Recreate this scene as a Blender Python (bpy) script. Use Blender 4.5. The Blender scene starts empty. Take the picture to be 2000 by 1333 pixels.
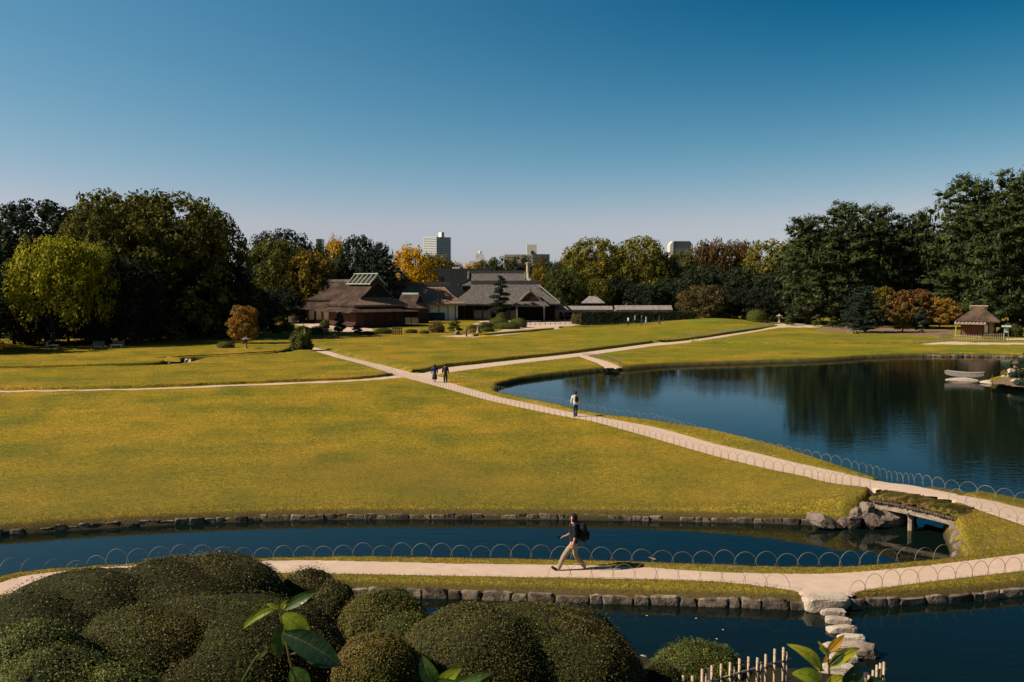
import bpy, bmesh, math, random
import numpy as np
from mathutils import Vector, Matrix

S = bpy.context.scene
COL = S.collection
PI = math.pi
R = math.radians

# ------------------------------------------------------------------ camera
EYE = 8.6
PITCH = 3.43
F = 2000 * 35 / 36
cam_d = bpy.data.cameras.new('camera'); cam = bpy.data.objects.new('camera', cam_d); COL.objects.link(cam)
cam.location = (0, 0, EYE); cam.rotation_euler = (R(90 - PITCH), 0, 0)
cam_d.lens = 35; cam_d.sensor_width = 36; cam_d.clip_start = .05; cam_d.clip_end = 9000
cam_d.dof.use_dof = True; cam_d.dof.focus_distance = 45; cam_d.dof.aperture_fstop = 16
S.camera = cam

# ------------------------------------------------------------------ world and sun
SUN_EL, SUN_AZ = 37, 12          # elevation; shadows run 12 degrees off +X towards +Y
EXPO = .5; SKYK = 10 / 2 ** EXPO
w = bpy.data.worlds.new('World'); S.world = w; w.use_nodes = True
nt = w.node_tree; nt.nodes.clear()
sky = nt.nodes.new('ShaderNodeTexSky'); sky.sky_type = 'NISHITA'; sky.sun_disc = False
sky.sun_elevation = R(SUN_EL); sky.sun_rotation = R(270 - SUN_AZ)
sky.altitude = 10; sky.air_density = 1.0; sky.dust_density = .6; sky.ozone_density = 2.5
def wn(op, *v):
    n = nt.nodes.new('ShaderNodeMath'); n.operation = op
    for k, q in enumerate(v):
        if isinstance(q, (int, float)): n.inputs[k].default_value = q
        else: nt.links.new(q, n.inputs[k])
    return n.outputs[0]
sep = nt.nodes.new('ShaderNodeSeparateColor'); nt.links.new(sky.outputs[0], sep.inputs[0])
r_, g_, b_ = (wn('MULTIPLY', sep.outputs[k], .06) for k in range(3))
# the photograph's sky is clear and deep, like one seen through a polariser: darkest away from the sun
tc = nt.nodes.new('ShaderNodeTexCoord'); dt = nt.nodes.new('ShaderNodeVectorMath'); dt.operation = 'DOT_PRODUCT'
nt.links.new(tc.outputs['Generated'], dt.inputs[0])
dt.inputs[1].default_value = (-math.cos(R(SUN_EL)) * math.cos(R(SUN_AZ)), -math.cos(R(SUN_EL)) * math.sin(R(SUN_AZ)), math.sin(R(SUN_EL)))
mr = nt.nodes.new('ShaderNodeMapRange'); mr.interpolation_type = 'SMOOTHSTEP'; mr.inputs[1].default_value = .42; mr.inputs[2].default_value = -.34; nt.links.new(dt.outputs['Value'], mr.inputs[0])
sx = nt.nodes.new('ShaderNodeSeparateXYZ'); nt.links.new(tc.outputs['Generated'], sx.inputs[0])
me_ = nt.nodes.new('ShaderNodeMapRange'); me_.inputs[1].default_value = .02; me_.inputs[2].default_value = .26; nt.links.new(sx.outputs[2], me_.inputs[0])
pol = wn('MULTIPLY', mr.outputs[0], me_.outputs[0])
ro = wn('MULTIPLY', wn('POWER', r_, 2.1), 8.7 * SKYK)
go = wn('MULTIPLY', wn('POWER', g_, 1.15), 1.93 * SKYK)
bo = wn('MULTIPLY', wn('MULTIPLY', wn('POWER', b_, .4), wn('POWER', g_, .4)), 1.46 * SKYK)
ro = wn('MINIMUM', ro, wn('MULTIPLY', go, .97))
ro = wn('MULTIPLY', ro, wn('SUBTRACT', 1., wn('MULTIPLY', pol, 1.0)))
go = wn('MULTIPLY', go, wn('SUBTRACT', 1., wn('MULTIPLY', pol, .56)))
bo = wn('MULTIPLY', bo, wn('SUBTRACT', 1., wn('MULTIPLY', pol, .42)))
top_ = nt.nodes.new('ShaderNodeMapRange'); top_.interpolation_type = 'SMOOTHSTEP'; top_.inputs[1].default_value = .30; top_.inputs[2].default_value = .52; top_.inputs[4].default_value = .24; top_.inputs[3].default_value = 1.; nt.links.new(sx.outputs[2], top_.inputs[0])
ro, go, bo = (wn('MULTIPLY', q, top_.outputs[0]) for q in (ro, go, bo))
cc = nt.nodes.new('ShaderNodeCombineColor')
for k, q in enumerate((ro, go, bo)): nt.links.new(q, cc.inputs[k])
bg = nt.nodes.new('ShaderNodeBackground'); bg.inputs[1].default_value = .1
wo = nt.nodes.new('ShaderNodeOutputWorld')
nt.links.new(cc.outputs[0], bg.inputs[0]); nt.links.new(bg.outputs[0], wo.inputs[0])
sd_ = bpy.data.lights.new('sun', 'SUN'); sun = bpy.data.objects.new('sun', sd_); COL.objects.link(sun)
sd_.energy = 4.9; sd_.angle = R(.53); sd_.color = (1, .86, .68)
travel = Vector((math.cos(R(SUN_EL)) * math.cos(R(SUN_AZ)), math.cos(R(SUN_EL)) * math.sin(R(SUN_AZ)), -math.sin(R(SUN_EL))))
sun.rotation_euler = travel.to_track_quat('-Z', 'Y').to_euler()
S.view_settings.view_transform = 'Standard'; S.view_settings.look = 'None'
S.view_settings.exposure = EXPO; S.view_settings.gamma = 1; S.view_settings.use_curve_mapping = False
S.render.engine = 'CYCLES'
try:
    S.cycles.max_bounces = 5; S.cycles.diffuse_bounces = 2; S.cycles.glossy_bounces = 2
    S.cycles.transmission_bounces = 2; S.cycles.transparent_max_bounces = 4; S.cycles.caustics_reflective = False
except Exception: pass

# ------------------------------------------------------------------ geometry of the view: photograph point -> place
cp, sp = math.cos(R(PITCH)), math.sin(R(PITCH))
BR = (15.4, 36.6)                # the earth bridge
def base_np(x, y):
    h = .8 * np.exp(-(((x - BR[0]) / 5.2) ** 2 + ((y - BR[1]) / 4.2) ** 2))
    h = h + 1.3 * np.exp(-(((x - 39) / 13) ** 2 + ((y - 195) / 12) ** 2))
    return h
def ray(px, py):
    u = (px - 1000) / F; v = (666.5 - py) / F
    return Vector((u, cp + v * sp, -sp + v * cp))
def W(px, py, Y):
    d = ray(px, py); t = Y / d.y
    return Vector((d.x * t, Y, EYE + d.z * t))
def P(px, py, z=None):
    d = ray(px, py)
    zz = 0. if z is None else z
    for _ in range(1 if z is not None else 30):
        t = (EYE - zz) / -d.z
        x, y = d.x * t, d.y * t
        if z is None: zz = .5 * zz + .5 * float(base_np(np.float64(x), np.float64(y)))
    return Vector((x, y, zz))
def PL(pts, z=None):
    return [tuple(P(a, b, z)[:2]) for a, b in pts]

# ------------------------------------------------------------------ helpers
def tag(o, label=None, cat=None, group=None, kind=None):
    if label: o['label'] = label
    if cat: o['category'] = cat
    if group: o['group'] = group
    if kind: o['kind'] = kind
    return o
def empty(name, loc=(0, 0, 0), rz=0):
    o = bpy.data.objects.new(name, None); COL.objects.link(o)
    o.location = loc; o.rotation_euler = (0, 0, rz); o.empty_display_size = .2
    return o
def link(name, me, parent=None):
    o = bpy.data.objects.new(name, me); COL.objects.link(o)
    if parent is not None: o.parent = parent
    return o
def mesh_np(name, V, Fc, mats=(), smooth=False, midx=None):
    V = np.ascontiguousarray(V, dtype=np.float32).reshape(-1, 3); Fc = np.ascontiguousarray(Fc, dtype=np.int32)
    me = bpy.data.meshes.new(name); k = Fc.shape[1]; n = Fc.shape[0]
    me.vertices.add(len(V)); me.vertices.foreach_set('co', V.ravel())
    me.loops.add(n * k); me.loops.foreach_set('vertex_index', Fc.ravel())
    me.polygons.add(n); me.polygons.foreach_set('loop_start', np.arange(0, n * k, k, dtype=np.int32))
    me.polygons.foreach_set('loop_total', np.full(n, k, dtype=np.int32))
    if midx is not None: me.polygons.foreach_set('material_index', np.asarray(midx, dtype=np.int32))
    me.polygons.foreach_set('use_smooth', np.full(n, smooth, dtype=bool))
    me.update(calc_edges=True)
    for m in mats: me.materials.append(m)
    return me
class MB:
    """collects simple shapes for one mesh"""
    def __init__(s): s.v = []; s.f = []; s.m = []
    def add(s, V, Fc, m=0):
        n = len(s.v); s.v += [tuple(p) for p in V]; s.f += [[i + n for i in f] for f in Fc]; s.m += [m] * len(Fc); return s
    def box(s, c, d, rz=0, m=0, rx=0, ry=0):
        M = Matrix.Translation(c) @ Matrix.Rotation(rz, 4, 'Z') @ Matrix.Rotation(ry, 4, 'Y') @ Matrix.Rotation(rx, 4, 'X')
        V = [M @ Vector((x * d[0] / 2, y * d[1] / 2, z * d[2] / 2)) for x in (-1, 1) for y in (-1, 1) for z in (-1, 1)]
        return s.add(V, [(0, 1, 3, 2), (4, 6, 7, 5), (0, 4, 5, 1), (2, 3, 7, 6), (0, 2, 6, 4), (1, 5, 7, 3)], m)
    def tube(s, pts, rad, n=6, m=0, caps=True):
        pts = [Vector(p) for p in pts]; K = len(pts)
        if not hasattr(rad, '__len__'): rad = [rad] * K
        V = []; up = None
        for i, p in enumerate(pts):
            t = (pts[min(i + 1, K - 1)] - pts[max(i - 1, 0)]).normalized()
            if up is None: up = t.orthogonal().normalized()
            else:
                up = (up - t * up.dot(t)); up = up.normalized() if up.length > 1e-6 else t.orthogonal().normalized()
            b = t.cross(up)
            for k in range(n):
                a = 2 * PI * k / n; V.append(p + (up * math.cos(a) + b * math.sin(a)) * rad[i])
        Fc = [(i * n + k, i * n + (k + 1) % n, (i + 1) * n + (k + 1) % n, (i + 1) * n + k) for i in range(K - 1) for k in range(n)]
        if caps: Fc += [tuple(range(n))[::-1], tuple((K - 1) * n + k for k in range(n))]
        return s.add(V, Fc, m)
    def lathe(s, prof, n=12, c=(0, 0, 0), m=0):
        V = [(c[0] + r * math.cos(2 * PI * k / n), c[1] + r * math.sin(2 * PI * k / n), c[2] + z) for r, z in prof for k in range(n)]
        K = len(prof)
        Fc = [(i * n + k, i * n + (k + 1) % n, (i + 1) * n + (k + 1) % n, (i + 1) * n + k) for i in range(K - 1) for k in range(n)]
        Fc += [tuple(range(n))[::-1], tuple((K - 1) * n + k for k in range(n))]
        return s.add(V, Fc, m)
    def prism(s, poly, z0, z1, m=0):
        n = len(poly); V = [(x, y, z0) for x, y in poly] + [(x, y, z1) for x, y in poly]
        return s.add(V, [tuple(range(n))[::-1], tuple(range(n, 2 * n))] + [(i, (i + 1) % n, n + (i + 1) % n, n + i) for i in range(n)], m)
    def mesh(s, name, mats, smooth=False):
        me = bpy.data.meshes.new(name); me.from_pydata([tuple(p) for p in s.v], [], s.f)
        if not isinstance(mats, (list, tuple)): mats = [mats]
        for m in mats: me.materials.append(m)
        me.polygons.foreach_set('material_index', np.array(s.m, dtype=np.int32))
        me.polygons.foreach_set('use_smooth', np.full(len(s.f), smooth, dtype=bool)); me.update()
        return me
    def build(s, name, mats, parent=None, smooth=False):
        return link(name, s.mesh(name, mats, smooth), parent)

def mat(name, c1, c2=None, scale=3., rough=.8, bump=0., bscale=None, spec=.3, detail=4, stretch=None, c3=None, s3=.3, metal=0, transl=0, island=0, coord='pos', lo=.35, hi=.65, objrand=0):
    """procedural material: two colours mixed by noise, a third by a larger noise, fine bump, per-leaf variation"""
    m = bpy.data.materials.new(name); m.use_nodes = True; N = m.node_tree.nodes; L = m.node_tree.links
    b = N['Principled BSDF']; b.inputs['Roughness'].default_value = rough; b.inputs['Specular IOR Level'].default_value = spec
    b.inputs['Metallic'].default_value = metal
    if coord == 'pos': src = N.new('ShaderNodeNewGeometry').outputs['Position']
    else: src = N.new('ShaderNodeTexCoord').outputs['Object']
    if stretch:
        mp = N.new('ShaderNodeMapping'); mp.inputs['Scale'].default_value = stretch; L.new(src, mp.inputs[0]); src = mp.outputs[0]
    def noise(sc, det):
        n = N.new('ShaderNodeTexNoise'); n.inputs['Scale'].default_value = sc; n.inputs['Detail'].default_value = det
        n.inputs['Roughness'].default_value = .6; L.new(src, n.inputs['Vector']); return n.outputs['Fac']
    def ramp(f, a, bb):
        r = N.new('ShaderNodeMapRange'); r.inputs[1].default_value = a; r.inputs[2].default_value = bb; L.new(f, r.inputs[0]); return r.outputs[0]
    def mix(f, a, bb):
        x = N.new('ShaderNodeMix'); x.data_type = 'RGBA'; L.new(f, x.inputs[0])
        for k, v in ((6, a), (7, bb)):
            if isinstance(v, tuple): x.inputs[k].default_value = (*v, 1)
            else: L.new(v, x.inputs[k])
        return x.outputs[2]
    c2 = c2 or tuple(v * .75 for v in c1)
    out = mix(ramp(noise(scale, detail), lo, hi), c1, c2)
    if c3: out = mix(ramp(noise(s3, 3), .42, .62), out, c3)
    if island:
        g = N.new('ShaderNodeNewGeometry'); x = N.new('ShaderNodeHueSaturation')
        r = N.new('ShaderNodeMapRange'); r.inputs[3].default_value = 1 - island; r.inputs[4].default_value = 1 + island * 1.3
        L.new(g.outputs['Random Per Island'], r.inputs[0]); L.new(r.outputs[0], x.inputs['Value']); L.new(out, x.inputs['Color']); out = x.outputs[0]
    if objrand:
        oi = N.new('ShaderNodeObjectInfo'); x = N.new('ShaderNodeHueSaturation'); r = N.new('ShaderNodeMapRange'); r.inputs[3].default_value = 1 - objrand; r.inputs[4].default_value = 1 + objrand
        L.new(oi.outputs['Random'], r.inputs[0]); L.new(r.outputs[0], x.inputs['Value']); L.new(out, x.inputs['Color']); out = x.outputs[0]
    L.new(out, b.inputs['Base Color'])
    if bump:
        bn = N.new('ShaderNodeBump'); bn.inputs['Strength'].default_value = min(bump, 1); bn.inputs['Distance'].default_value = .05 * max(1, bump)
        L.new(noise(bscale or scale * 3, 3), bn.inputs['Height']); L.new(bn.outputs[0], b.inputs['Normal'])
    if transl:
        t = N.new('ShaderNodeBsdfTranslucent'); ms = N.new('ShaderNodeMixShader'); ms.inputs[0].default_value = transl
        L.new(out, t.inputs[0]); L.new(b.outputs[0], ms.inputs[1]); L.new(t.outputs[0], ms.inputs[2])
        L.new(ms.outputs[0], N['Material Output'].inputs[0])
    return m

rng = np.random.default_rng(7); random.seed(7)
M = {}
M['gravel'] = mat('fine_gravel', (.61, .475, .39), (.52, .39, .31), 2.4, .95, .4, 30, .1, c3=(.55, .41, .32), s3=.35, detail=10)
M['soil'] = mat('bare_soil', (.24, .165, .105), (.17, .115, .07), .8, .95, .3, 8, .1, detail=8)
M['stone'] = mat('grey_stone', (.13, .095, .068), (.045, .034, .026), 3.5, .9, .7, 8, .2, c3=(.22, .18, .135), s3=2.6, detail=8, objrand=.4)
M['rock'] = mat('bank_rock', (.19, .13, .10), (.035, .028, .028), 3.5, .85, 1.2, 6, .25, c3=(.21, .17, .14), s3=1.4, detail=8)
M['slab'] = mat('pale_stone', (.44, .37, .30), (.27, .215, .165), 3., .9, .6, 12, .2, c3=(.50, .43, .35), s3=1.5, detail=8)
M['bamboo'] = mat('dry_bamboo', (.50, .38, .24), (.34, .24, .15), 4, .55, .1, 9, .4)
M['hoop'] = mat('split_bamboo', (.30, .255, .19), (.14, .115, .08), 1.6, .5, 0, spec=.4)
M['dark_post'] = mat('charred_post', (.035, .033, .035), (.06, .055, .055), 9, .8)
M['wood'] = mat('weathered_wood', (.36, .29, .22), (.17, .13, .10), 3, .85, .5, 10, .2, stretch=(1, 1, 3), detail=8)
M['bark'] = mat('bark', (.06, .045, .035), (.03, .024, .02), 4, .9, .8, 6, .15)
M['bark_pale'] = mat('pale_bark', (.30, .26, .22), (.14, .11, .09), 4, .9, .6, 8, .15)
M['darkwood'] = mat('dark_timber', (.045, .028, .02), (.025, .016, .012), 2, .7, .2, 8, .2, stretch=(6, 6, .5))
M['redwood'] = mat('red_brown_boards', (.075, .028, .02), (.038, .017, .013), 3, .7, .2, 10, .2, stretch=(5, 5, .4))
M['orangewood'] = mat('orange_brown_boards', (.30, .10, .045), (.09, .035, .02), 5, .7, .2, 10, .2, stretch=(5, 5, .3))
M['plaster'] = mat('white_plaster', (.62, .63, .60), (.52, .53, .51), .8, .9)
M['ochre'] = mat('ochre_plaster', (.36, .23, .14), (.30, .19, .11), 1.2, .9)
M['paper'] = mat('paper_screen', (.78, .66, .50), (.70, .58, .43), 1., .9)
M['dark'] = mat('dark_interior', (.012, .011, .012), (.018, .016, .016), 2, .9)
# ------------------------------------------------------------------ ground plan (outlines of lawns, paths and water, in metres)
WZ = -.37
main_low = [(600, 681), (660, 700), (720, 716), (776, 734), (832, 749), (880, 762), (930, 776), (970, 786), (1030, 799), (1092, 812), (1155, 823), (1240, 846), (1330, 872), (1400, 892), (1460, 907), (1520, 921), (1580, 933), (1650, 948.5), (1720, 957), (1800, 967), (1860, 978), (1910, 996), (1950, 1010), (2000, 1027), (2080, 1060), (2160, 1100)]
main_up = [(2170, 1032), (2080, 1007), (2000, 993), (1940, 978), (1880, 967), (1800, 952), (1720, 940), (1640, 922), (1560, 905), (1480, 885), (1400, 867.5), (1340, 850), (1280, 834), (1230, 825), (1180, 815), (1130, 807), (1080, 797), (1030, 786), (980, 776), (930, 762), (875, 746), (868, 737), (850, 733)]
ne_low = [(900, 724.5), (1030, 708), (1130, 697), (1275, 676.5), (1350, 669), (1450, 652.5), (1525, 640)]
forec = [(1600, 640), (1600, 632), (1510, 633)]
ne_up = [(1520, 637), (1450, 649), (1350, 664), (1275, 670.5), (1130, 689.5), (1030, 700.5), (930, 711.5), (870, 718), (822, 729)]
n_left = [(800, 726), (740, 711), (680, 697), (618, 679)]
w_up = [(770, 734), (700, 741), (600, 745.5), (500, 749.5), (400, 753.5), (250, 759), (0, 763), (-250, 770)]
w_low = [(-250, 775), (0, 766.5), (250, 762), (400, 757), (500, 753), (600, 749.5), (700, 744.5), (786, 738)]
fp_up = [(-150, 1175), (-60, 1155), (0, 1138), (60, 1122), (200, 1108), (350, 1099), (490, 1096), (600, 1094), (700, 1096), (800, 1098), (900, 1101), (1040, 1102), (1160, 1104), (1250, 1107), (1400, 1117), (1550, 1120.5), (1620, 1120), (1700, 1115), (1812, 1104), (1900, 1094), (2000, 1081), (2100, 1067), (2160, 1064)]
fp_low = [(2200, 1100), (2100, 1105), (2000, 1115), (1906, 1126), (1812, 1137), (1740, 1146), (1692, 1152), (1668, 1157), (1655, 1164), (1573, 1164), (1560, 1156), (1512, 1149), (1400, 1136.5), (1250, 1132), (1000, 1127.5), (800, 1124), (600, 1120), (490, 1119), (350, 1122), (200, 1132), (100, 1146), (0, 1163), (-150, 1195)]
yard_l = [(560, 622), (640, 619), (655, 633), (730, 640), (725, 652), (660, 648), (610, 641), (565, 632)]
yard_r = [(930, 628), (1040, 622), (1110, 622), (1140, 632), (1100, 640), (1088, 645), (1060, 648), (990, 656), (925, 662), (860, 659), (860, 656), (925, 653), (1000, 640)]
pond_path = [(1790, 673), (1840, 668), (1870, 667), (1900, 669), (2100, 670), (2100, 673.5), (1900, 673.5)]
tea_path = [(1965, 661), (2100, 660), (2100, 664), (1965, 664.5)]
steps_path = [(1130, 696.5), (1147, 694.5), (1190, 707), (1214, 717), (1205, 721), (1182, 719), (1165, 709)]
gravel = [main_low + main_up + ne_low + forec + ne_up + n_left, w_up + w_low, fp_up + fp_low, yard_l, yard_r, pond_path, tea_path, steps_path]
soil = [[(1930, 747), (1962, 738), (2010, 725), (2110, 716), (2180, 730), (2140, 752), (2000, 757), (1965, 753)], [(1590, 645), (1640, 636), (1700, 636), (1850, 642), (1845, 656), (1780, 655), (1700, 652), (1660, 650), (1600, 648)]]
pond = [(972, 764), (985, 767), (1040, 779), (1105, 792), (1180, 808), (1255, 817), (1380, 836), (1400, 839.5), (1470, 856), (1550, 877), (1620, 900), (1700, 928), (1730, 941)]
pond_b = [(1690, 700.5), (1600, 707), (1500, 710), (1400, 713), (1300, 717), (1225, 723), (1190, 725), (1105, 734), (1030, 744), (1005, 749), (975, 757)]
pond_far = [(2400, 716), (2150, 704), (1976, 698), (1820, 696.5), (1760, 697.5)]
chan_up = [(-250, 1062), (0, 1047), (150, 1036), (350, 1025), (500, 1019), (700, 1015), (900, 1015), (1090, 1016), (1250, 1018), (1400, 1021), (1550, 1025), (1600, 1027), (1650, 1031), (1707, 1029)]
chan_low = [(1872, 1090), (1830, 1093), (1775, 1097), (1662, 1105), (1550, 1106), (1400, 1101), (1300, 1097), (1200, 1094), (1090, 1091), (900, 1088), (700, 1085), (472, 1089), (350, 1091), (245, 1099), (70, 1112), (0, 1124), (-60, 1140), (-250, 1200)]
near_w = [(500, 1168), (700, 1165), (820, 1168), (1000, 1173), (1150, 1178), (1300, 1182), (1450, 1187), (1572, 1191), (1647, 1191), (1775, 1182), (1900, 1174), (2000, 1165), (2300, 1150), (2400, 1330), (1900, 1400), (1720, 1360), (1600, 1335), (1500, 1325), (1330, 1318), (1250, 1300), (1100, 1270), (900, 1240), (700, 1215), (500, 1195)]
isle = [(1926, 748), (1945, 742), (1962, 735), (2010, 722), (2120, 712), (2200, 730), (2150, 756), (2000, 760), (1965, 756)]
stream = [(-300, 732), (0, 721.5), (150, 718), (300, 713), (345, 709), (380, 701), (470, 696), (540, 690.5), (575, 683), (600, 672)]

def bez(pts, closed=True, n=4):
    """smooth an outline (Catmull-Rom)"""
    K = len(pts); out = []
    rngs = range(K) if closed else range(K - 1)
    for i in rngs:
        a, b, c, d = (pts[(i + k) % K] if closed else pts[min(max(i + k, 0), K - 1)] for k in (-1, 0, 1, 2))
        for j in range(n):
            t = j / n
            out.append(tuple(.5 * ((2 * b[q]) + (c[q] - a[q]) * t + (2 * a[q] - 5 * b[q] + 4 * c[q] - d[q]) * t * t + (3 * b[q] - a[q] - 3 * c[q] + d[q]) * t ** 3) for q in (0, 1)))
    if not closed: out.append(tuple(pts[-1]))
    return out
def sdf(X, Y, poly, closed=True):
    """signed distance, negative inside"""
    px = np.array([p[0] for p in poly]); py = np.array([p[1] for p in poly]); n = len(px)
    D = np.full(X.shape, 1e9); ins = np.zeros(X.shape, bool)
    for i in range(n if closed else n - 1):
        j = (i + 1) % n; ax, ay, bx, by = px[i], py[i], px[j], py[j]
        ex, ey = bx - ax, by - ay; L2 = ex * ex + ey * ey + 1e-12
        wx, wy = X - ax, Y - ay
        t = np.clip((wx * ex + wy * ey) / L2, 0, 1)
        D = np.minimum(D, (wx - ex * t) ** 2 + (wy - ey * t) ** 2)
        if closed:
            c = ((ay > Y) != (by > Y)) & (X < (bx - ax) * (Y - ay) / ((by - ay) if abs(by - ay) > 1e-12 else 1e-12) + ax)
            ins ^= c
    D = np.sqrt(D)
    return np.where(ins, -D, D) if closed else D
gravel_w = [bez(PL(p), True, 2) if len(p) > 12 else PL(p) for p in gravel]
soil_w = [bez(PL(p)) for p in soil]
ch_r = [(15.55, 36.1), (17.2, 37.9), (18.6, 39.4)]     # abutment lines under the bridge
ch_l = [(15.2, 38.9), (16.0, 40.8)]
pond_w = bez(PL(pond, -.02), False, 3) + [(14.6, 39.9)] + [(16.6, 38.6)] + [(19.0, 37.0), (24, 33.5), (36, 26), (60, 40)] + bez(PL(pond_far, WZ), False, 2) + bez(PL(pond_b, WZ), False, 3)
chan_w = bez(PL(chan_up, WZ), False, 2)[:-1] + [(13.5, 36.4), (14.2, 38.1), (15.6, 40.2), (18.4, 39.0), (17.2, 37.3), (15.75, 35.9), (15.2, 34.6)] + bez(PL(chan_low, -.04), False, 2)
near_w_ = bez(PL(near_w, WZ), True, 2)
isle_w = bez(PL(isle, WZ), True, 3)
stream_w = bez(PL(stream, 0), False, 3)
nlawn = PL(n_left[::-1] + ne_up[::-1] + [(1500, 634), (1300, 633), (1092, 641), (1085, 645), (925, 657), (850, 660), (760, 660), (640, 672)])
wlawn = PL(w_up[::-1] + [(790, 728), (740, 715), (660, 696), (590, 682), (540, 690), (470, 695), (380, 701), (345, 709), (300, 713), (0, 721.5), (-250, 730)])

def sm(a, b, x): 
    t = np.clip((x - a) / (b - a), 0, 1); return t * t * (3 - 2 * t)
def fields(X, Y):
    sg = np.full(X.shape, 1e9)
    for p in gravel_w: sg = np.minimum(sg, sdf(X, Y, p))
    ss = np.full(X.shape, 1e9)
    for p in soil_w: ss = np.minimum(ss, sdf(X, Y, p))
    sw = np.minimum(np.minimum(sdf(X, Y, pond_w), sdf(X, Y, chan_w)), sdf(X, Y, near_w_))
    sw = np.maximum(sw, -sdf(X, Y, isle_w))
    st = sdf(X, Y, stream_w, False) - .8 - 1.3 * np.exp(-(((X - P(348, 706, 0).x) / 2.5) ** 2))
    return sg, ss, np.minimum(sw, st)
def land(X, Y, sg=None, ss=None, sw=None):
    if sg is None: sg, ss, sw = fields(X, Y)
    b = base_np(X, Y)
    l = .05 + .24 * sm(.3, -.3, sdf(X, Y, nlawn)) + .16 * sm(.3, -.3, sdf(X, Y, wlawn))
    hl = b + np.where(sg < 0, np.maximum(sg * .3, -.08), np.minimum(sg * .4, l))
    hl = hl + .05 * np.sin(X * .13 + Y * .05) * np.sin(Y * .11) * sm(1, 5, sg) * sm(1, 4, sw)
    hl = hl - (l + .05) * sm(.1, -.1, ss)
    hump = .8 * np.exp(-(((X - BR[0]) / 5.2) ** 2 + ((Y - BR[1]) / 4.2) ** 2))
    slope = .75 + 3.2 * hump
    bank = np.where(sw < 0, WZ + np.maximum(sw * 2, -.9), WZ + np.minimum(sw * 5, .17) + slope * np.maximum(sw - .06, 0))
    h = np.minimum(hl, bank)
    r = np.hypot(X, Y * 1.0)
    hill = 6.9 * (1 - np.clip((r - 2) / 17.6, 0, 1)) ** 1.0
    nb = sm(21.5, 18.5, Y)
    return np.maximum(h, np.where(hill > 0, hill, -9) * 1.0 - .6 * (1 - nb)) if True else h
def gz(x, y):
    return float(land(np.array([float(x)]), np.array([float(y)]))[0])
def G(px, py):
    p = P(px, py); return Vector((p.x, p.y, gz(p.x, p.y)))

def build_ground():
    rr = [0.3, 2., 4., 6., 8., 10., 12, 14, 15.5, 17]
    while rr[-1] < 62: rr.append(rr[-1] * 1.0045)
    while rr[-1] < 240: rr.append(rr[-1] * 1.0085)
    while rr[-1] < 1400: rr.append(rr[-1] * 1.05)
    rr = np.array(rr)
    aa = np.radians(np.concatenate([np.linspace(-60, -31, 30), np.arange(-30.8, 30.81, .14), np.linspace(31, 60, 30)]))
    A, RR = np.meshgrid(aa, rr); X = RR * np.sin(A); Y = RR * np.cos(A)
    sg, ss, sw = fields(X, Y); Z = land(X, Y, sg, ss, sw)
    nr, na = X.shape; idx = np.arange(nr * na).reshape(nr, na)
    q = np.stack([idx[:-1, :-1], idx[:-1, 1:], idx[1:, 1:], idx[1:, :-1]], -1).reshape(-1, 4)
    V = np.stack([X, Y, Z], -1).reshape(-1, 3)
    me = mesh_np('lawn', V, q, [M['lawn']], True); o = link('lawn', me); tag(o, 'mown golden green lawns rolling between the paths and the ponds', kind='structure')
    # gravel and soil sheets: just under the turf at their edges
    def sheet(name, sd, mt, extra, label):
        z = base_np(X, Y) - np.maximum(sd, 0) * .3; z = np.where((sd > .015) & (sw > .1), np.minimum(z, Z - .02), z).reshape(-1); wet = (sw < .2).reshape(-1); f = sd.reshape(-1)
        keep = f[q].min(axis=1) < .04
        keep &= ~(wet[q].any(axis=1) & (f[q].max(axis=1) > .12))
        if extra is not None: keep &= (extra.reshape(-1)[q].min(axis=1) > -.2)
        qq = q[keep]; used, inv = np.unique(qq, return_inverse=True)
        v = V[used].copy(); v[:, 2] = z[used]
        o = link(name, mesh_np(name, v, inv.reshape(-1, 4), [mt], True)); tag(o, label, kind='structure')
    sheet('gravel_path', sg, M['gravel'], None, 'pale pinkish gravel paths winding between the lawns')
    sheet('bare_soil', ss, M['soil'], None, 'bare brown soil under the pines and maples')
    xs0, xs1 = -60, 95
    me = bpy.data.meshes.new('water'); me.from_pydata([(-90, 18.5, WZ), (110, 18.5, WZ), (110, 150, WZ), (-90, 150, WZ)], [], [(0, 1, 2, 3)])
    me.materials.append(M['water']); tag(link('water', me), 'still dark garden pond and its channels', kind='structure')
    me = bpy.data.meshes.new('ground'); me.from_pydata([(-6000, -600, -2.5), (6000, -600, -2.5), (6000, 7000, -2.5), (-6000, 7000, -2.5)], [], [(0, 1, 2, 3)])
    me.materials.append(M['lawn']); tag(link('ground', me), 'flat land reaching the horizon', kind='structure')

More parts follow.
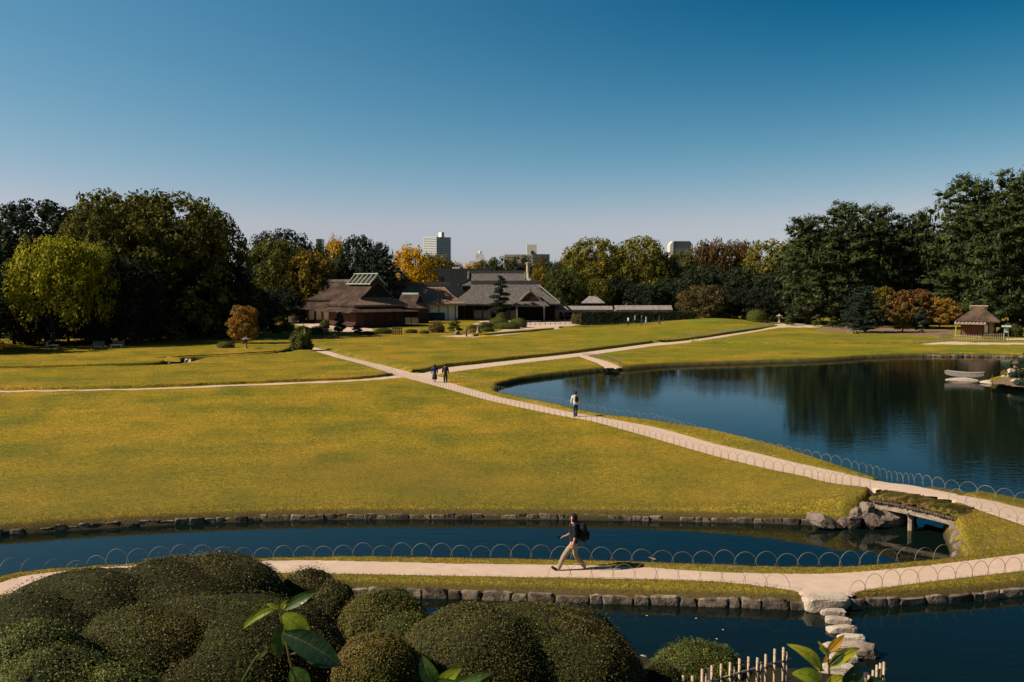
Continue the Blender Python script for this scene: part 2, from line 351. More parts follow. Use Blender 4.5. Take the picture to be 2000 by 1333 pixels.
def lawn_mat():
    m = mat('lawn', (.262, .190, .012), (.160, .142, .011), .35, .95, 0, spec=.08, detail=10, lo=.38, hi=.66)
    N = m.node_tree.nodes; L = m.node_tree.links; b = N['Principled BSDF']
    src = N.new('ShaderNodeNewGeometry').outputs['Position']
    old = b.inputs['Base Color'].links[0].from_socket
    def noise(s, d, st=None):
        n = N.new('ShaderNodeTexNoise'); n.inputs['Scale'].default_value = s; n.inputs['Detail'].default_value = d; n.inputs['Roughness'].default_value = .65
        L.new(src, n.inputs['Vector']); return n.outputs['Fac']
    def rmp(f, a, c, lo=0, hi=1):
        r = N.new('ShaderNodeMapRange'); r.inputs[1].default_value = a; r.inputs[2].default_value = c; r.inputs[3].default_value = lo; r.inputs[4].default_value = hi; L.new(f, r.inputs[0]); return r.outputs[0]
    def mul(a, c, op='MULTIPLY'):
        x = N.new('ShaderNodeMath'); x.operation = op
        for k, v in ((0, a), (1, c)):
            if isinstance(v, float): x.inputs[k].default_value = v
            else: L.new(v, x.inputs[k])
        return x.outputs[0]
    def mix(f, a, c, mode='MIX'):
        x = N.new('ShaderNodeMix'); x.data_type = 'RGBA'; x.blend_type = mode
        if isinstance(f, float): x.inputs[0].default_value = f
        else: L.new(f, x.inputs[0])
        for k, v in ((6, a), (7, c)):
            if isinstance(v, tuple): x.inputs[k].default_value = (*v, 1)
            else: L.new(v, x.inputs[k])
        return x.outputs[2]
    sep = N.new('ShaderNodeSeparateXYZ'); L.new(src, sep.inputs[0])
    # greener turf round the pond and on the far lawns, browner on the banks near the bridge
    far = rmp(sep.outputs[1], 60., 130.); right = rmp(sep.outputs[0], -15., 25.)
    g = mul(mul(far, right), rmp(noise(.06, 4), .3, .55, .35, 1.))
    c = mix(g, old, (.175, .185, .012))
    patch = rmp(noise(.11, 5), .46, .62); c = mix(mul(patch, .75), c, (.34, .21, .022))
    patch = rmp(noise(.17, 6), .48, .63); c = mix(mul(patch, .7), c, (.105, .118, .012))
    n = N.new('ShaderNodeTexNoise'); n.inputs['Scale'].default_value = 9; n.inputs['Detail'].default_value = 6; n.inputs['Roughness'].default_value = .7; L.new(src, n.inputs['Vector'])
    fine = mul(mul(rmp(n.outputs['Fac'], .38, .64, .50, 1.5), rmp(noise(18., 3), .38, .62, .42, 1.58)), rmp(noise(3.2, 6), .35, .65, .72, 1.25))
    hv = N.new('ShaderNodeHueSaturation'); L.new(fine, hv.inputs['Value']); L.new(c, hv.inputs['Color']); c = hv.outputs[0]
    c = mix(mul(rmp(sep.outputs[1], 62., 34.), .55), c, (.165, .130, .026))
    # earthy cut edge where the ground drops to the water
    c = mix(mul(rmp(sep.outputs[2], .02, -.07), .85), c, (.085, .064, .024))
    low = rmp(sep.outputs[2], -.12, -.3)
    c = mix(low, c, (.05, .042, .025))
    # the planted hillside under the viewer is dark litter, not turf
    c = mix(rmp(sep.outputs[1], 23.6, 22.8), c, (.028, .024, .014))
    L.new(c, b.inputs['Base Color'])
    bn = N.new('ShaderNodeBump'); bn.inputs['Strength'].default_value = .9; bn.inputs['Distance'].default_value = .05
    L.new(n.outputs['Fac'], bn.inputs['Height']); L.new(bn.outputs[0], b.inputs['Normal'])
    return m
def water_mat():
    m = bpy.data.materials.new('pond_water'); m.use_nodes = True; N = m.node_tree.nodes; L = m.node_tree.links; b = N['Principled BSDF']
    b.inputs['Base Color'].default_value = (.003, .0075, .006, 1); b.inputs['Roughness'].default_value = .03; b.inputs['IOR'].default_value = 1.21; b.inputs['Specular IOR Level'].default_value = .42; b.inputs['Specular Tint'].default_value = (1, .97, .84, 1)
    src = N.new('ShaderNodeNewGeometry').outputs['Position']
    mp = N.new('ShaderNodeMapping'); mp.inputs['Scale'].default_value = (.8, 2.2, 1); mp.inputs['Rotation'].default_value = (0, 0, .2); L.new(src, mp.inputs[0])
    n = N.new('ShaderNodeTexNoise'); n.inputs['Scale'].default_value = 1.5; n.inputs['Detail'].default_value = 3; L.new(mp.outputs[0], n.inputs['Vector'])
    n2 = N.new('ShaderNodeTexNoise'); n2.inputs['Scale'].default_value = .05; n2.inputs['Detail'].default_value = 2; L.new(src, n2.inputs['Vector'])
    r = N.new('ShaderNodeMapRange'); r.inputs[1].default_value = .4; r.inputs[2].default_value = .6; r.inputs[3].default_value = .07; r.inputs[4].default_value = .22; L.new(n2.outputs['Fac'], r.inputs[0])
    bn = N.new('ShaderNodeBump'); bn.inputs['Distance'].default_value = .035; L.new(r.outputs[0], bn.inputs['Strength'])
    L.new(n.outputs['Fac'], bn.inputs['Height']); L.new(bn.outputs[0], b.inputs['Normal'])
    return m
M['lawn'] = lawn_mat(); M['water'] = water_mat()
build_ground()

# far wooded hill seen between the city roofs
def hill(name, px0, px1, top, Y, label):
    a, b = W(px0, 550, Y).x, W(px1, 550, Y).x; zt = W(1000, top, Y).z; n = 24; V = []; Fc = []
    for j in range(8):
        for i in range(n + 1):
            u = i / n; v = j / 7
            z = zt * (math.sin(PI * u) ** 1.2) * math.sin(PI * v) * (1 + .12 * math.sin(9 * u) + .08 * math.sin(23 * u + 2 * v))
            V.append((a + (b - a) * u, Y + (v - .5) * 500, z - 3))
    for j in range(7):
        for i in range(n): Fc.append((j * (n + 1) + i, j * (n + 1) + i + 1, (j + 1) * (n + 1) + i + 1, (j + 1) * (n + 1) + i))
    tag(link(name, mesh_np(name, V, Fc, [M['hillwood']], True)), label, kind='structure')
M['hillwood'] = mat('hazed_distant_woods', (.10, .135, .15), (.075, .10, .115), .02, 1, 0, spec=0)  # bluish distance haze is put into the woods' colour, no air is built
hill('hills', 1040, 1180, 505, 4200, 'low wooded hill on the horizon between the city buildings')
hill('hills', 930, 1060, 516, 4800, 'low faint ridge on the horizon behind the city')

# ------------------------------------------------------------------ leaves
def leaf_mesh(C, D, size, aspect, jit=.7, droop=0.):
    """rhombus leaves at C, facing roughly D"""
    n = len(C); Nn = D + rng.normal(0, jit, (n, 3)); Nn[:, 2] += .25
    Nn /= np.linalg.norm(Nn, axis=1, keepdims=True) + 1e-9
    T = np.cross(Nn, rng.normal(0, 1, (n, 3))); T /= np.linalg.norm(T, axis=1, keepdims=True) + 1e-9
    B = np.cross(Nn, T); s = size * rng.uniform(.6, 1.35, (n, 1))
    V = np.stack([C + T * s, C + B * s * aspect, C - T * s, C - B * s * aspect], 1).reshape(-1, 3)
    return V, np.arange(4 * n).reshape(-1, 4)
def sph(n):
    d = rng.normal(0, 1, (n, 3)); return d / np.linalg.norm(d, axis=1, keepdims=True)
_bm = bmesh.new(); bmesh.ops.create_icosphere(_bm, subdivisions=2, radius=1)
ICO = np.array([v.co[:] for v in _bm.verts]); ICOF = np.array([[v.index for v in f.verts] for f in _bm.faces]); _bm.free()
_bm = bmesh.new(); bmesh.ops.create_icosphere(_bm, subdivisions=1, radius=1)
ICO1 = np.array([v.co[:] for v in _bm.verts]); ICO1F = np.array([[v.index for v in f.verts] for f in _bm.faces]); _bm.free()
def crown_data(lobes, nleaf, size, aspect=.55, jit=.6, core=.78, updir=.25, shell=(.8, 1.1)):
    """lobes: list of (cx,cy,cz, rx,ry,rz). Leaves on every lobe and a lumpy leafy core inside."""
    L = np.array(lobes); area = (L[:, 3] * L[:, 4] + L[:, 3] * L[:, 5] + L[:, 4] * L[:, 5]); pr = area / area.sum()
    cnt = rng.multinomial(nleaf, pr); k = np.repeat(np.arange(len(L)), cnt)
    d = sph(len(k)); d[:, 2] = np.where(rng.random(len(k)) < .35, np.abs(d[:, 2]), d[:, 2]); d[:, 2] += updir * .2
    rad = rng.uniform(shell[0], shell[1], (len(k), 1))
    C = L[k, :3] + d * L[k, 3:6] * rad
    V, Fq = leaf_mesh(C, d, size, aspect, jit)
    Vs = [V]; T = [np.concatenate([Fq[:, [0, 1, 2]], Fq[:, [0, 2, 3]]])]; off = len(V)
    if core:
        for q in L:
            v = ICO1 * (1 + rng.normal(0, .14, (len(ICO1), 1))) * q[3:6] * core + q[:3]
            Vs.append(v); T.append(ICO1F + off); off += len(v)
    return np.concatenate(Vs), np.concatenate(T)
def crown(name, lobes, nleaf, size, zh=1.9, **k):
    """lobes in units of the crown's half width, heights as a share of zh"""
    lobes = [(x, y, z * zh, a, b, c * (zh if zh < 1.5 else 1)) for x, y, z, a, b, c in lobes]
    V, T = crown_data(lobes, nleaf, size, **k); V[:, 2] /= zh
    me = mesh_np(name, V, T, []); me['zh'] = zh; return me
def lob_round(n, r0, skirt=.0, flat=.85, seed=0, zh=1.9, p=2.4):
    """rounded crown: lobes over the outside of a squarish dome (skirt: down to the ground)"""
    g = np.random.default_rng(seed); out = []
    for i in range(n):
        u = (i + .5) / n; a = i * 2.39996 + g.normal(0, .2)
        if skirt: z = u ** 1.15; e = 1 if z < .45 else max(0, 1 - ((z - .45) / .56) ** p) ** (1 / p)
        else: z = u; e = max(0, 1 - abs((z - .42) / .59) ** p) ** (1 / p)
        r = r0 * g.uniform(.65, 1.3); rr = (1 - r0 * .8) * e * g.uniform(.78, 1.04); zz = .05 + z * (.95 - r * .8 / zh)
        out.append((rr * math.cos(a), rr * math.sin(a), zz, r, r, r * flat))
    for i in range(n // 5): 
        a = g.uniform(0, 6.28); q = g.uniform(0, .45); out.append((q * math.cos(a), q * math.sin(a), g.uniform(.3, .72), r0 * 1.7, r0 * 1.7, r0 * 1.7))
    return out
def lob_pine(n, seed=0, zh=2.6, p=2., wide=.42):
    """old black pine: level ragged boughs of needle clumps round a leader, rounded broken outline"""
    g = np.random.default_rng(seed); out = []; N = 58
    for i in range(N):
        u = (i + .5) / N; z = .08 + .88 * u; e = max(.16, 1 - max(0, (z - wide) / (1.0 - wide)) ** p) ** .8 * (.75 + .25 * min(1, z / .3))
        a = i * 2.39996 + g.normal(0, .3); R_ = e * g.uniform(.62, 1.05); up = g.uniform(.02, .09)
        k = 4 if R_ > .4 else 2
        for t in range(k):
            q = (t + .9) / k; s = (.135 + .06 * g.random()) * (1.2 - .35 * q) * (1.15 - .35 * u)
            out.append((R_ * q * math.cos(a + .12 * t * g.normal()), R_ * q * math.sin(a + .12 * t * g.normal()), z + up * q * q * .6 - .01, s, s, s * .42))
            if t > 0: b = a + g.choice((-1, 1)) * .28; out.append((R_ * q * .95 * math.cos(b), R_ * q * .95 * math.sin(b), z + up * q * .5 + g.normal(0, .008), s * .8, s * .8, s * .36))
    for i in range(90):
        u = g.uniform(.15, 1); z = .08 + .88 * u; e = max(.10, 1 - max(0, (z - wide) / (1.0 - wide)) ** p) ** .8; a = g.uniform(0, 6.28); q = e * g.uniform(.55, 1.05)
        out.append((q * math.cos(a), q * math.sin(a), min(z + .01, .95), .045, .045, .10))
    for i in range(3): out.append((g.normal(0, .05), g.normal(0, .05), .93 + .02 * i, .07, .07, .05))
    for i in range(10): out.append((g.normal(0, .1), g.normal(0, .1), .1 + .07 * i, .3 - .018 * i, .3 - .018 * i, .22))
    return out
def lob_pads(n, seed=0, taper=.5, flat=.05, r=.34):
    """cloud pruned pine: flat pads in tiers"""
    g = np.random.default_rng(seed); out = []
    for i in range(n):
        u = i / (n - 1); z = .22 + .72 * u; a = i * 2.4 + g.normal(0, .3); rad = (1 - u * taper) * .62 * (0 if i == n - 1 else g.uniform(.7, 1))
        rr = r * (1.15 - taper * u) * g.uniform(.85, 1.15)
        out.append((rad * math.cos(a), rad * math.sin(a), z, rr, rr, flat * 1.5))
        if i < n - 1: out.append((-rad * .8 * math.cos(a + .5), -rad * .8 * math.sin(a + .5), z - .03, rr * .85, rr * .85, flat * 1.3))
    return out
def lob_spray(n, seed, r=.2):
    """open maple-like crown, many thin tilted layers"""
    g = np.random.default_rng(seed); out = []
    for i in range(n):
        u = (i + .5) / n; a = i * 2.39996; z = .18 + .78 * u; e = math.sqrt(max(.02, 1 - ((z - .35) / .68) ** 2)) * .8 * g.uniform(.5, 1.05)
        out.append((e * math.cos(a), e * math.sin(a), z, r * g.uniform(.8, 1.3), r * g.uniform(.8, 1.3), .07))
    return out
CR = {}
CR['broad_big'] = [crown('crown', lob_round(110, .15, .0, seed=s, zh=1.5), 14000, .026, zh=1.5, jit=.8, core=.45) for s in (1, 2)]
CR['skirt_big'] = [crown('crown', lob_round(150, .145, 1, seed=s, p=q), 21000, .026, jit=.85, core=.48) for s, q in ((4, 2.1), (5, 2.6), (6, 2.3))]
CR['broad_mid'] = [crown('crown', lob_round(80, .17, .0, seed=s, zh=1.4), 11000, .032, zh=1.4, jit=.85, core=.42) for s in (7, 8)]
CR['skirt_mid'] = [crown('crown', lob_round(100, .17, 1, seed=s, p=q), 10500, .035, jit=.85, core=.5) for s, q in ((10, 2.1), (11, 2.8), (12, 2.3))]
CR['pine'] = [crown('crown', lob_pine(0, s, 2.6, p, w_), 20000, .034, zh=2.6, aspect=.26, jit=.9, core=.66, shell=(.65, 1.45), updir=2.) for s, p, w_ in ((13, 2.4, .40), (14, 3.2, .5), (15, 2.7, .45), (16, 2.2, .5))]
CR['pads'] = [crown('crown', lob_pads(n, s, t), 3600, .055, zh=1.0, aspect=.3, jit=.7, core=.75) for n, s, t in ((9, 17, .55), (7, 18, .4), (6, 19, .5))]
CR['tier'] = [crown('crown', lob_pads(15, 31, .62, r=.42, flat=.035), 6500, .05, zh=2.0, aspect=.3, jit=.8, core=.8)]
CR['tier'][0]['zh'] = 2.0
CR['spray'] = [crown('crown', lob_spray(48, s), 6500, .042, zh=1.0, jit=.9, core=.3, shell=(.4, 1.2)) for s in (20, 21)]
CR['ginkgo'] = [crown('crown', lob_round(52, .19, .0, seed=22, p=1.7, zh=1.5), 7500, .036, zh=1.5, jit=1., core=.5, shell=(.5, 1.3))]
CR['small'] = [crown('crown', [(0, 0, .42, .8, .8, .46)] + [(x, y, z, a, b, c) for x, y, z, a, b, c in lob_round(16, .34, 1, seed=s, zh=1.)], 3000, .065, zh=1.0, aspect=.5, jit=.5) for s in (23, 24, 25)]
CR['clipped'] = [crown('crown', [(0, 0, .36, .97, .97, .6)], 3600, .04, zh=1.0, aspect=.55, jit=.35, core=.97, shell=(.95, 1.03)) for s in (0,)]

def leafmat(name, c1, c2, tr=.22, isl=.45, rough=.75, sc=.35, spec=.08, c3=None, s3=.12):
    return mat(name, c1, c2, sc, rough, 0, spec=spec, transl=tr, island=isl, detail=5, c3=c3, s3=s3)
LM = {
 'camphor': leafmat('camphor_leaves', (0.131, 0.122, 0.020), (0.053, 0.062, 0.015)),
 'camphor_gold': leafmat('golden_camphor_leaves', (0.196, 0.167, 0.020), (0.075, 0.081, 0.014)),
 'lime': leafmat('lime_leaves', (0.348, 0.312, 0.017), (0.145, 0.160, 0.017), tr=.3),
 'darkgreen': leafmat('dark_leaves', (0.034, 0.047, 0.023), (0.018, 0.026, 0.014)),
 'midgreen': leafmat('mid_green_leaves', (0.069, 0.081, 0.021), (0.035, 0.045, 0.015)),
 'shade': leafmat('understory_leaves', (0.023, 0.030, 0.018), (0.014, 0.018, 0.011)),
 'pine': leafmat('pine_needles', (0.068, 0.084, 0.024), (0.027, 0.041, 0.018), tr=.1, sc=.5),
 'bluepine': leafmat('black_pine_needles', (0.031, 0.047, 0.029), (0.016, 0.026, 0.018), tr=.08, sc=.5),
 'ginkgo': leafmat('ginkgo_leaves', (.62, .36, .012), (.36, .22, .012), tr=.35),
 'olivegold': leafmat('olive_gold_leaves', (.22, .15, .018), (.085, .075, .014), tr=.25),
 'rust': leafmat('rusty_leaves', (.15, .08, .03), (.065, .05, .02), tr=.2),
 'orange': leafmat('orange_leaves', (.34, .17, .035), (.17, .13, .028), tr=.3),
 'redmaple': leafmat('red_maple_leaves', (.17, .055, .022), (.085, .075, .020), tr=.2, sc=.8),
 'clip': leafmat('clipped_leaves', (.085, .095, .018), (.045, .055, .014), tr=.1),
 'brown': leafmat('brown_green_leaves', (.12, .085, .03), (.06, .055, .022)),
}
_cache = {}
def crown_with(meshbase, m):
    k = (meshbase.name, m.name)
    if k not in _cache:
        me = meshbase.copy(); me.name = 'crown'; me.materials.clear(); me.materials.append(m); _cache[k] = me
    return _cache[k]
def trunk_mesh(h, r, seed, kind, spread=1.):
    g = random.Random(seed); mb = MB(); x = y = 0; pts = [(0, 0, -.4)]
    n = 6
    for i in range(1, n + 1):
        x += g.uniform(-1, 1) * r * (1.2 if kind != 'pads' else 3.0); y += g.uniform(-1, 1) * r * (1.2 if kind != 'pads' else 2); pts.append((x, y, h * i / n))
    rad = [r * 1.35] + [r * (1 - .75 * i / n) for i in range(1, n + 1)]
    mb.tube(pts, rad, 7)
    for k in range(7):
        i = g.randint(1, n - 1) if kind == 'pine' else g.randint(1, n - 2); p = Vector(pts[i]); a = k * 2.4 + g.uniform(-.4, .4); L = spread * g.uniform(.4, .7) * (1 - .5 * i / n)
        q = p + Vector((math.cos(a) * L * .5, math.sin(a) * L * .5, L * (.1 if kind in ('pine', 'pads') else .45)))
        e = p + Vector((math.cos(a) * L, math.sin(a) * L, L * (.15 if kind in ('pine', 'pads') else .85)))
        mb.tube([p, q, e], [r * .45, r * .3, r * .12], 5)
    return mb
_nt = [0]
def tree(kind, leaf, px, top, wpx, Y, label, cat='tree', group=None, name=None, base_frac=.0, bark='bark', dfrac=1., basepx=None, tr=None, var=None, no_trunk=False):
    _nt[0] += 1; i = _nt[0]
    x = W(px, 550, Y).x; zg = gz(x, Y); zt = W(px, top, Y).z; h = zt - zg; wr = wpx / 2 / F * math.hypot(Y, 0)
    name = name or {'pine': 'pine_tree', 'pads': 'garden_pine', 'ginkgo': 'ginkgo_tree', 'spray': 'maple_tree', 'clipped': 'clipped_shrub', 'small': 'shrub'}.get(kind, 'broadleaf_tree')
    rt = empty(name, (x, Y, zg - .05)); tag(rt, label, cat, group)
    v = CR[kind][(i if var is None else var) % len(CR[kind])]
    c = link('crown', crown_with(v, LM[leaf]), rt)
    b = base_frac * h
    c.location = (0, 0, b); c.scale = (wr, wr * dfrac, (h - b) / (1.0)); c.rotation_euler = (0, 0, i * 1.7)
    if dfrac != 1.: c.rotation_euler = (0, 0, 0)
    if not no_trunk:
        r = tr or max(.06, h * .022)
        t = trunk_mesh(h * .8, r, i, kind, wr).build('trunk', M[bark], rt, True)
    return rt
# ------------------------------------------------------------------ trees behind the garden
TL, TM, TR_ = 'trees behind the left lawn', 'trees behind the houses', 'tall pines behind the right lawn'
for a in [
 ('skirt_mid', 'midgreen', 612, 469, 76, 228, 'green tree under the tiny dark rooftop left of the small ginkgo', TM),
 ('skirt_big', 'midgreen', 1130, 492, 70, 262, 'green tree squeezed between the white sign building and the golden camphor', TM),
 ('skirt_mid', 'darkgreen', 1208, 480, 70, 262, 'dark tree filling the notch between the two golden camphors', TM),
 ('skirt_mid', 'camphor', 1292, 492, 70, 258, 'green tree right of the rounded golden camphor', TM),
 ('skirt_mid', 'darkgreen', 1425, 492, 90, 262, 'dark tree between the rusty crowns', TM),
 ('skirt_mid', 'midgreen', 950, 508, 90, 318, 'low green trees above the long black wall', TM),
 ('skirt_mid', 'camphor', 1045, 512, 80, 318, 'olive green tree behind the white stone column', TM),
 ('skirt_big', 'darkgreen', 190, 400, 230, 168, 'dark tree filling the gap behind the lime-green tree and the camphors', TL),
 ('skirt_big', 'darkgreen', 275, 385, 200, 170, 'dark tree seen through the gap between the two tallest camphors', TL),
 ('skirt_big', 'darkgreen', -150, 470, 290, 121, 'dark tree at the left edge shading the seated people', TL),
 ('skirt_big', 'darkgreen', -70, 405, 270, 158, 'dark broadleaf tree cut by the left edge of the picture', TL),
 ('skirt_big', 'darkgreen', 70, 388, 250, 156, 'dark blue-green broadleaf tree behind the lime-green tree at far left', TL),
 ('skirt_big', 'camphor', 235, 368, 240, 148, 'tall camphor tree with the highest crown of the left grove', TL),
 ('skirt_big', 'camphor', 330, 372, 270, 151, 'broad camphor tree in the middle of the big rounded left grove', TL),
 ('skirt_big', 'camphor', 410, 405, 170, 161, 'camphor tree closing the right shoulder of the left grove', TL),
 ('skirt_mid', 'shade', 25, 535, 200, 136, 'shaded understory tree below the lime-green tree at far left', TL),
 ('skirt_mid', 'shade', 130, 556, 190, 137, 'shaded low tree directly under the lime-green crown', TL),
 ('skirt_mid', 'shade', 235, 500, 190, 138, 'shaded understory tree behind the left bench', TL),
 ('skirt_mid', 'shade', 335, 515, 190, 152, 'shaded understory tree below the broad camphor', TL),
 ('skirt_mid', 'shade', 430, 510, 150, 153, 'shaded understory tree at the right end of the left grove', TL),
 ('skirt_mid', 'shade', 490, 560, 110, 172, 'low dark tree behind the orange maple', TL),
 ('broad_mid', 'lime', 98, 463, 175, 131, 'sunlit lime-green tree standing in front of the dark left grove', TL),
 ('broad_mid', 'lime', 180, 478, 105, 134, 'small lime-green bough crown right of the bright lime tree', TL),
 ('broad_big', 'darkgreen', 548, 446, 150, 222, 'dark flat-topped tree peeping over the mid-green camphor', TM),
 ('skirt_big', 'camphor', 545, 466, 145, 214, 'mid-green camphor right of the big left grove', TM),
 ('skirt_mid', 'olivegold', 605, 487, 108, 211, 'tree turning yellow-orange on its left side above the rear thatched house', TM),
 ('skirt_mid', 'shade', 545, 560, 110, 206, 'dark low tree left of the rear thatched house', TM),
 ('skirt_mid', 'darkgreen', 645, 500, 110, 219, 'dark tree behind the roof of the rear thatched house', TM),
 ('ginkgo', 'ginkgo', 655, 461, 70, 232, 'small yellow ginkgo between two dark trees', TM),
 ('skirt_big', 'darkgreen', 700, 458, 100, 221, 'dark rounded tree behind the green ridge frame of the thatched house', TM),
 ('pine', 'bluepine', 742, 474, 88, 217, 'dark pine just left of the bright yellow ginkgo', TM),
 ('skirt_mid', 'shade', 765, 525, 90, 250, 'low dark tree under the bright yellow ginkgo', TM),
 ('ginkgo', 'ginkgo', 803, 478, 112, 258, 'bright yellow ginkgo left of the white apartment tower', TM),
 ('broad_mid', 'olivegold', 852, 497, 90, 310, 'yellow-brown tree at the foot of the white apartment tower', TM),
 ('broad_mid', 'olivegold', 885, 514, 60, 330, 'small golden tree above the black wall left of the domed tower', TM),
 ('broad_mid', 'ginkgo', 925, 515, 70, 320, 'low yellow tree below the white domed tower', TM),
 ('skirt_mid', 'midgreen', 975, 500, 70, 300, 'green tree above the tiled hip roof left of the brown office block', TM),
 ('skirt_mid', 'darkgreen', 1015, 498, 60, 305, 'dark tree in front of the brown office block', TM),
 ('broad_mid', 'rust', 1058, 502, 34, 318, 'small rust-red tree in front of the brown office block', TM),
 ('skirt_mid', 'midgreen', 1075, 508, 70, 300, 'olive tree right of the white stone column', TM),
 ('broad_mid', 'olivegold', 1105, 506, 50, 320, 'small golden tree left of the white roof sign building', TM),
 ('skirt_mid', 'olivegold', 1055, 520, 60, 282, 'yellowish bushy tree beside the white stone column', TM),
 ('skirt_big', 'midgreen', 1103, 522, 92, 232, 'dark green tree at the right end of the tiled entrance roof', TM),
 ('skirt_big', 'camphor_gold', 1160, 463, 140, 246, 'golden-green camphor with a high left dome above the stalls', TM),
 ('skirt_big', 'camphor_gold', 1250, 460, 130, 244, 'golden-green camphor with rounded right dome above the stalls', TM),
 ('broad_mid', 'camphor', 1165, 545, 80, 232, 'low sunlit camphor bough crown behind the stall roofs', TM),
 ('skirt_mid', 'shade', 1210, 540, 80, 234, 'dark low tree between the two golden camphors', TM),
 ('skirt_mid', 'darkgreen', 1262, 552, 100, 230, 'brownish dark tree behind the right stall', TM),
 ('skirt_mid', 'camphor', 1333, 487, 82, 246, 'green tree standing in front of the dark glass tower', TM),
 ('skirt_mid', 'darkgreen', 1310, 540, 90, 232, 'dark dense tree above the end of the long hedge', TM),
 ('broad_mid', 'rust', 1390, 471, 100, 256, 'rusty brown tree right of the dark glass tower', TM),
 ('broad_mid', 'rust', 1445, 471, 92, 256, 'rusty brown tree behind the lamp mast', TM),
 ('skirt_mid', 'darkgreen', 1375, 515, 110, 226, 'dark tree below the rusty crowns', TM),
 ('skirt_mid', 'darkgreen', 1450, 520, 120, 222, 'dark spreading tree below the lamp mast', TM),
 ('skirt_mid', 'camphor_gold', 1508, 466, 125, 242, 'yellow-green tree beside the first tall pine', TM),
 ('skirt_mid', 'midgreen', 1555, 462, 60, 236, 'green tree peeping left of the first tall pine', TM),
 ('skirt_mid', 'brown', 1375, 556, 112, 207, 'rounded tree turning orange-brown behind the grass mound', TM),
 ('skirt_mid', 'shade', 1440, 560, 100, 209, 'very dark low tree behind the dome-shaped clipped shrub', TM),
 ('skirt_mid', 'darkgreen', 1520, 530, 120, 210, 'dark tree left of the path end at the foot of the pines', TM),
 ('skirt_mid', 'shade', 1515, 565, 130, 204, 'low dark shrubbery tree behind the stone lantern path', TM),
 ('pine', 'pine', 1580, 420, 140, 196, 'leftmost tall pine of the right grove', TR_),
 ('pine', 'pine', 1652, 393, 165, 197, 'second tall pine, leaning over the garden pines', TR_),
 ('pine', 'pine', 1716, 399, 140, 200, 'third tall pine with a ragged flat top', TR_),
 ('pine', 'bluepine', 1768, 420, 120, 204, 'dark pine in the dip of the pine grove skyline', TR_),
 ('pine', 'pine', 1802, 409, 80, 200, 'slim pine with a pointed leader in the skyline dip', TR_),
 ('pine', 'pine', 1893, 342, 200, 192, 'very tall pine left of the right edge of the picture', TR_),
 ('pine', 'pine', 1985, 332, 215, 190, 'tallest pine, at the right edge of the picture', TR_),
 ('pine', 'bluepine', 2090, 330, 180, 192, 'tall pine just past the right edge of the picture', TR_),
 ('pine', 'pine', 1940, 395, 130, 186, 'pine filling the gap between the two tallest pines', TR_),
 ('skirt_mid', 'shade', 1590, 455, 130, 207, 'dark filling tree behind the leftmost tall pine', TR_),
 ('skirt_mid', 'shade', 1660, 440, 140, 208, 'dark filling tree behind the second tall pine', TR_),
 ('skirt_mid', 'shade', 1735, 448, 140, 208, 'dark filling tree behind the third tall pine', TR_),
 ('skirt_mid', 'darkgreen', 1795, 455, 120, 207, 'dark green tree under the skyline dip of the pines', TR_),
 ('skirt_mid', 'shade', 1865, 430, 150, 206, 'dark filling tree left behind the teahouse', TR_),
 ('skirt_mid', 'shade', 1950, 400, 170, 206, 'dark filling tree right behind the teahouse', TR_),
 ('skirt_mid', 'shade', 2050, 400, 170, 206, 'dark filling tree beyond the right picture edge', TR_),
 ('spray', 'olivegold', 1723, 562, 70, 186, 'yellow-green maple behind the dark pine with a pale trunk', 'maples before the pine grove'),
 ('spray', 'redmaple', 1782, 567, 112, 182, 'red and orange maple before the pine grove', 'maples before the pine grove'),
 ('spray', 'orange', 1838, 582, 80, 180, 'orange-green maple left of the teahouse', 'maples before the pine grove'),
]:
    kind, leaf, px, top, wd, Y, lab, grp = a
    tree(kind, leaf, px, top, wd, Y, lab, group=grp, base_frac={'skirt': .0, 'broad': .22, 'pine': .0, 'spray': .05, 'ginkg': .1}[kind[:5] if kind[:5] in ('skirt', 'broad', 'spray', 'ginkg') else 'pine'])
# many thin stems dark under the left grove
def low(kind, leaf, px, base, top, wpx, label, cat='shrub', group=None, name=None, bark='bark', dfrac=1., b=0., tr=None, var=None, no_trunk=None):
    p = G(px, base); h = W(px, top, p.y).z - p.z
    _nt[0] += 1; i = _nt[0]; wr = wpx / 2 / F * p.y
    name = name or {'pads': 'garden_pine', 'tier': 'garden_pine', 'spray': 'maple_tree', 'clipped': 'clipped_shrub', 'small': 'shrub', 'pine': 'pine_tree'}.get(kind, 'shrub')
    rt = empty(name, (p.x, p.y + (wr if kind in ('clipped', 'small') else 0), p.z - .05)); tag(rt, label, cat, group)
    v = CR[kind][(i if var is None else var) % len(CR[kind])]
    c = link('crown', crown_with(v, LM[leaf]), rt); c.location = (0, 0, b * h); c.scale = (wr, wr * dfrac, h * (1 - b)); c.rotation_euler = (0, 0, 0 if dfrac != 1 else i * 1.3)
    if no_trunk is None: no_trunk = kind == 'clipped'
    if not no_trunk: trunk_mesh(h * .8, tr or max(.05, h * .03), i, kind, wr).build('trunk', M[bark], rt, True)
    return rt
CS, GP = 'clipped round shrubs round the lawns', 'cloud pruned garden pines'
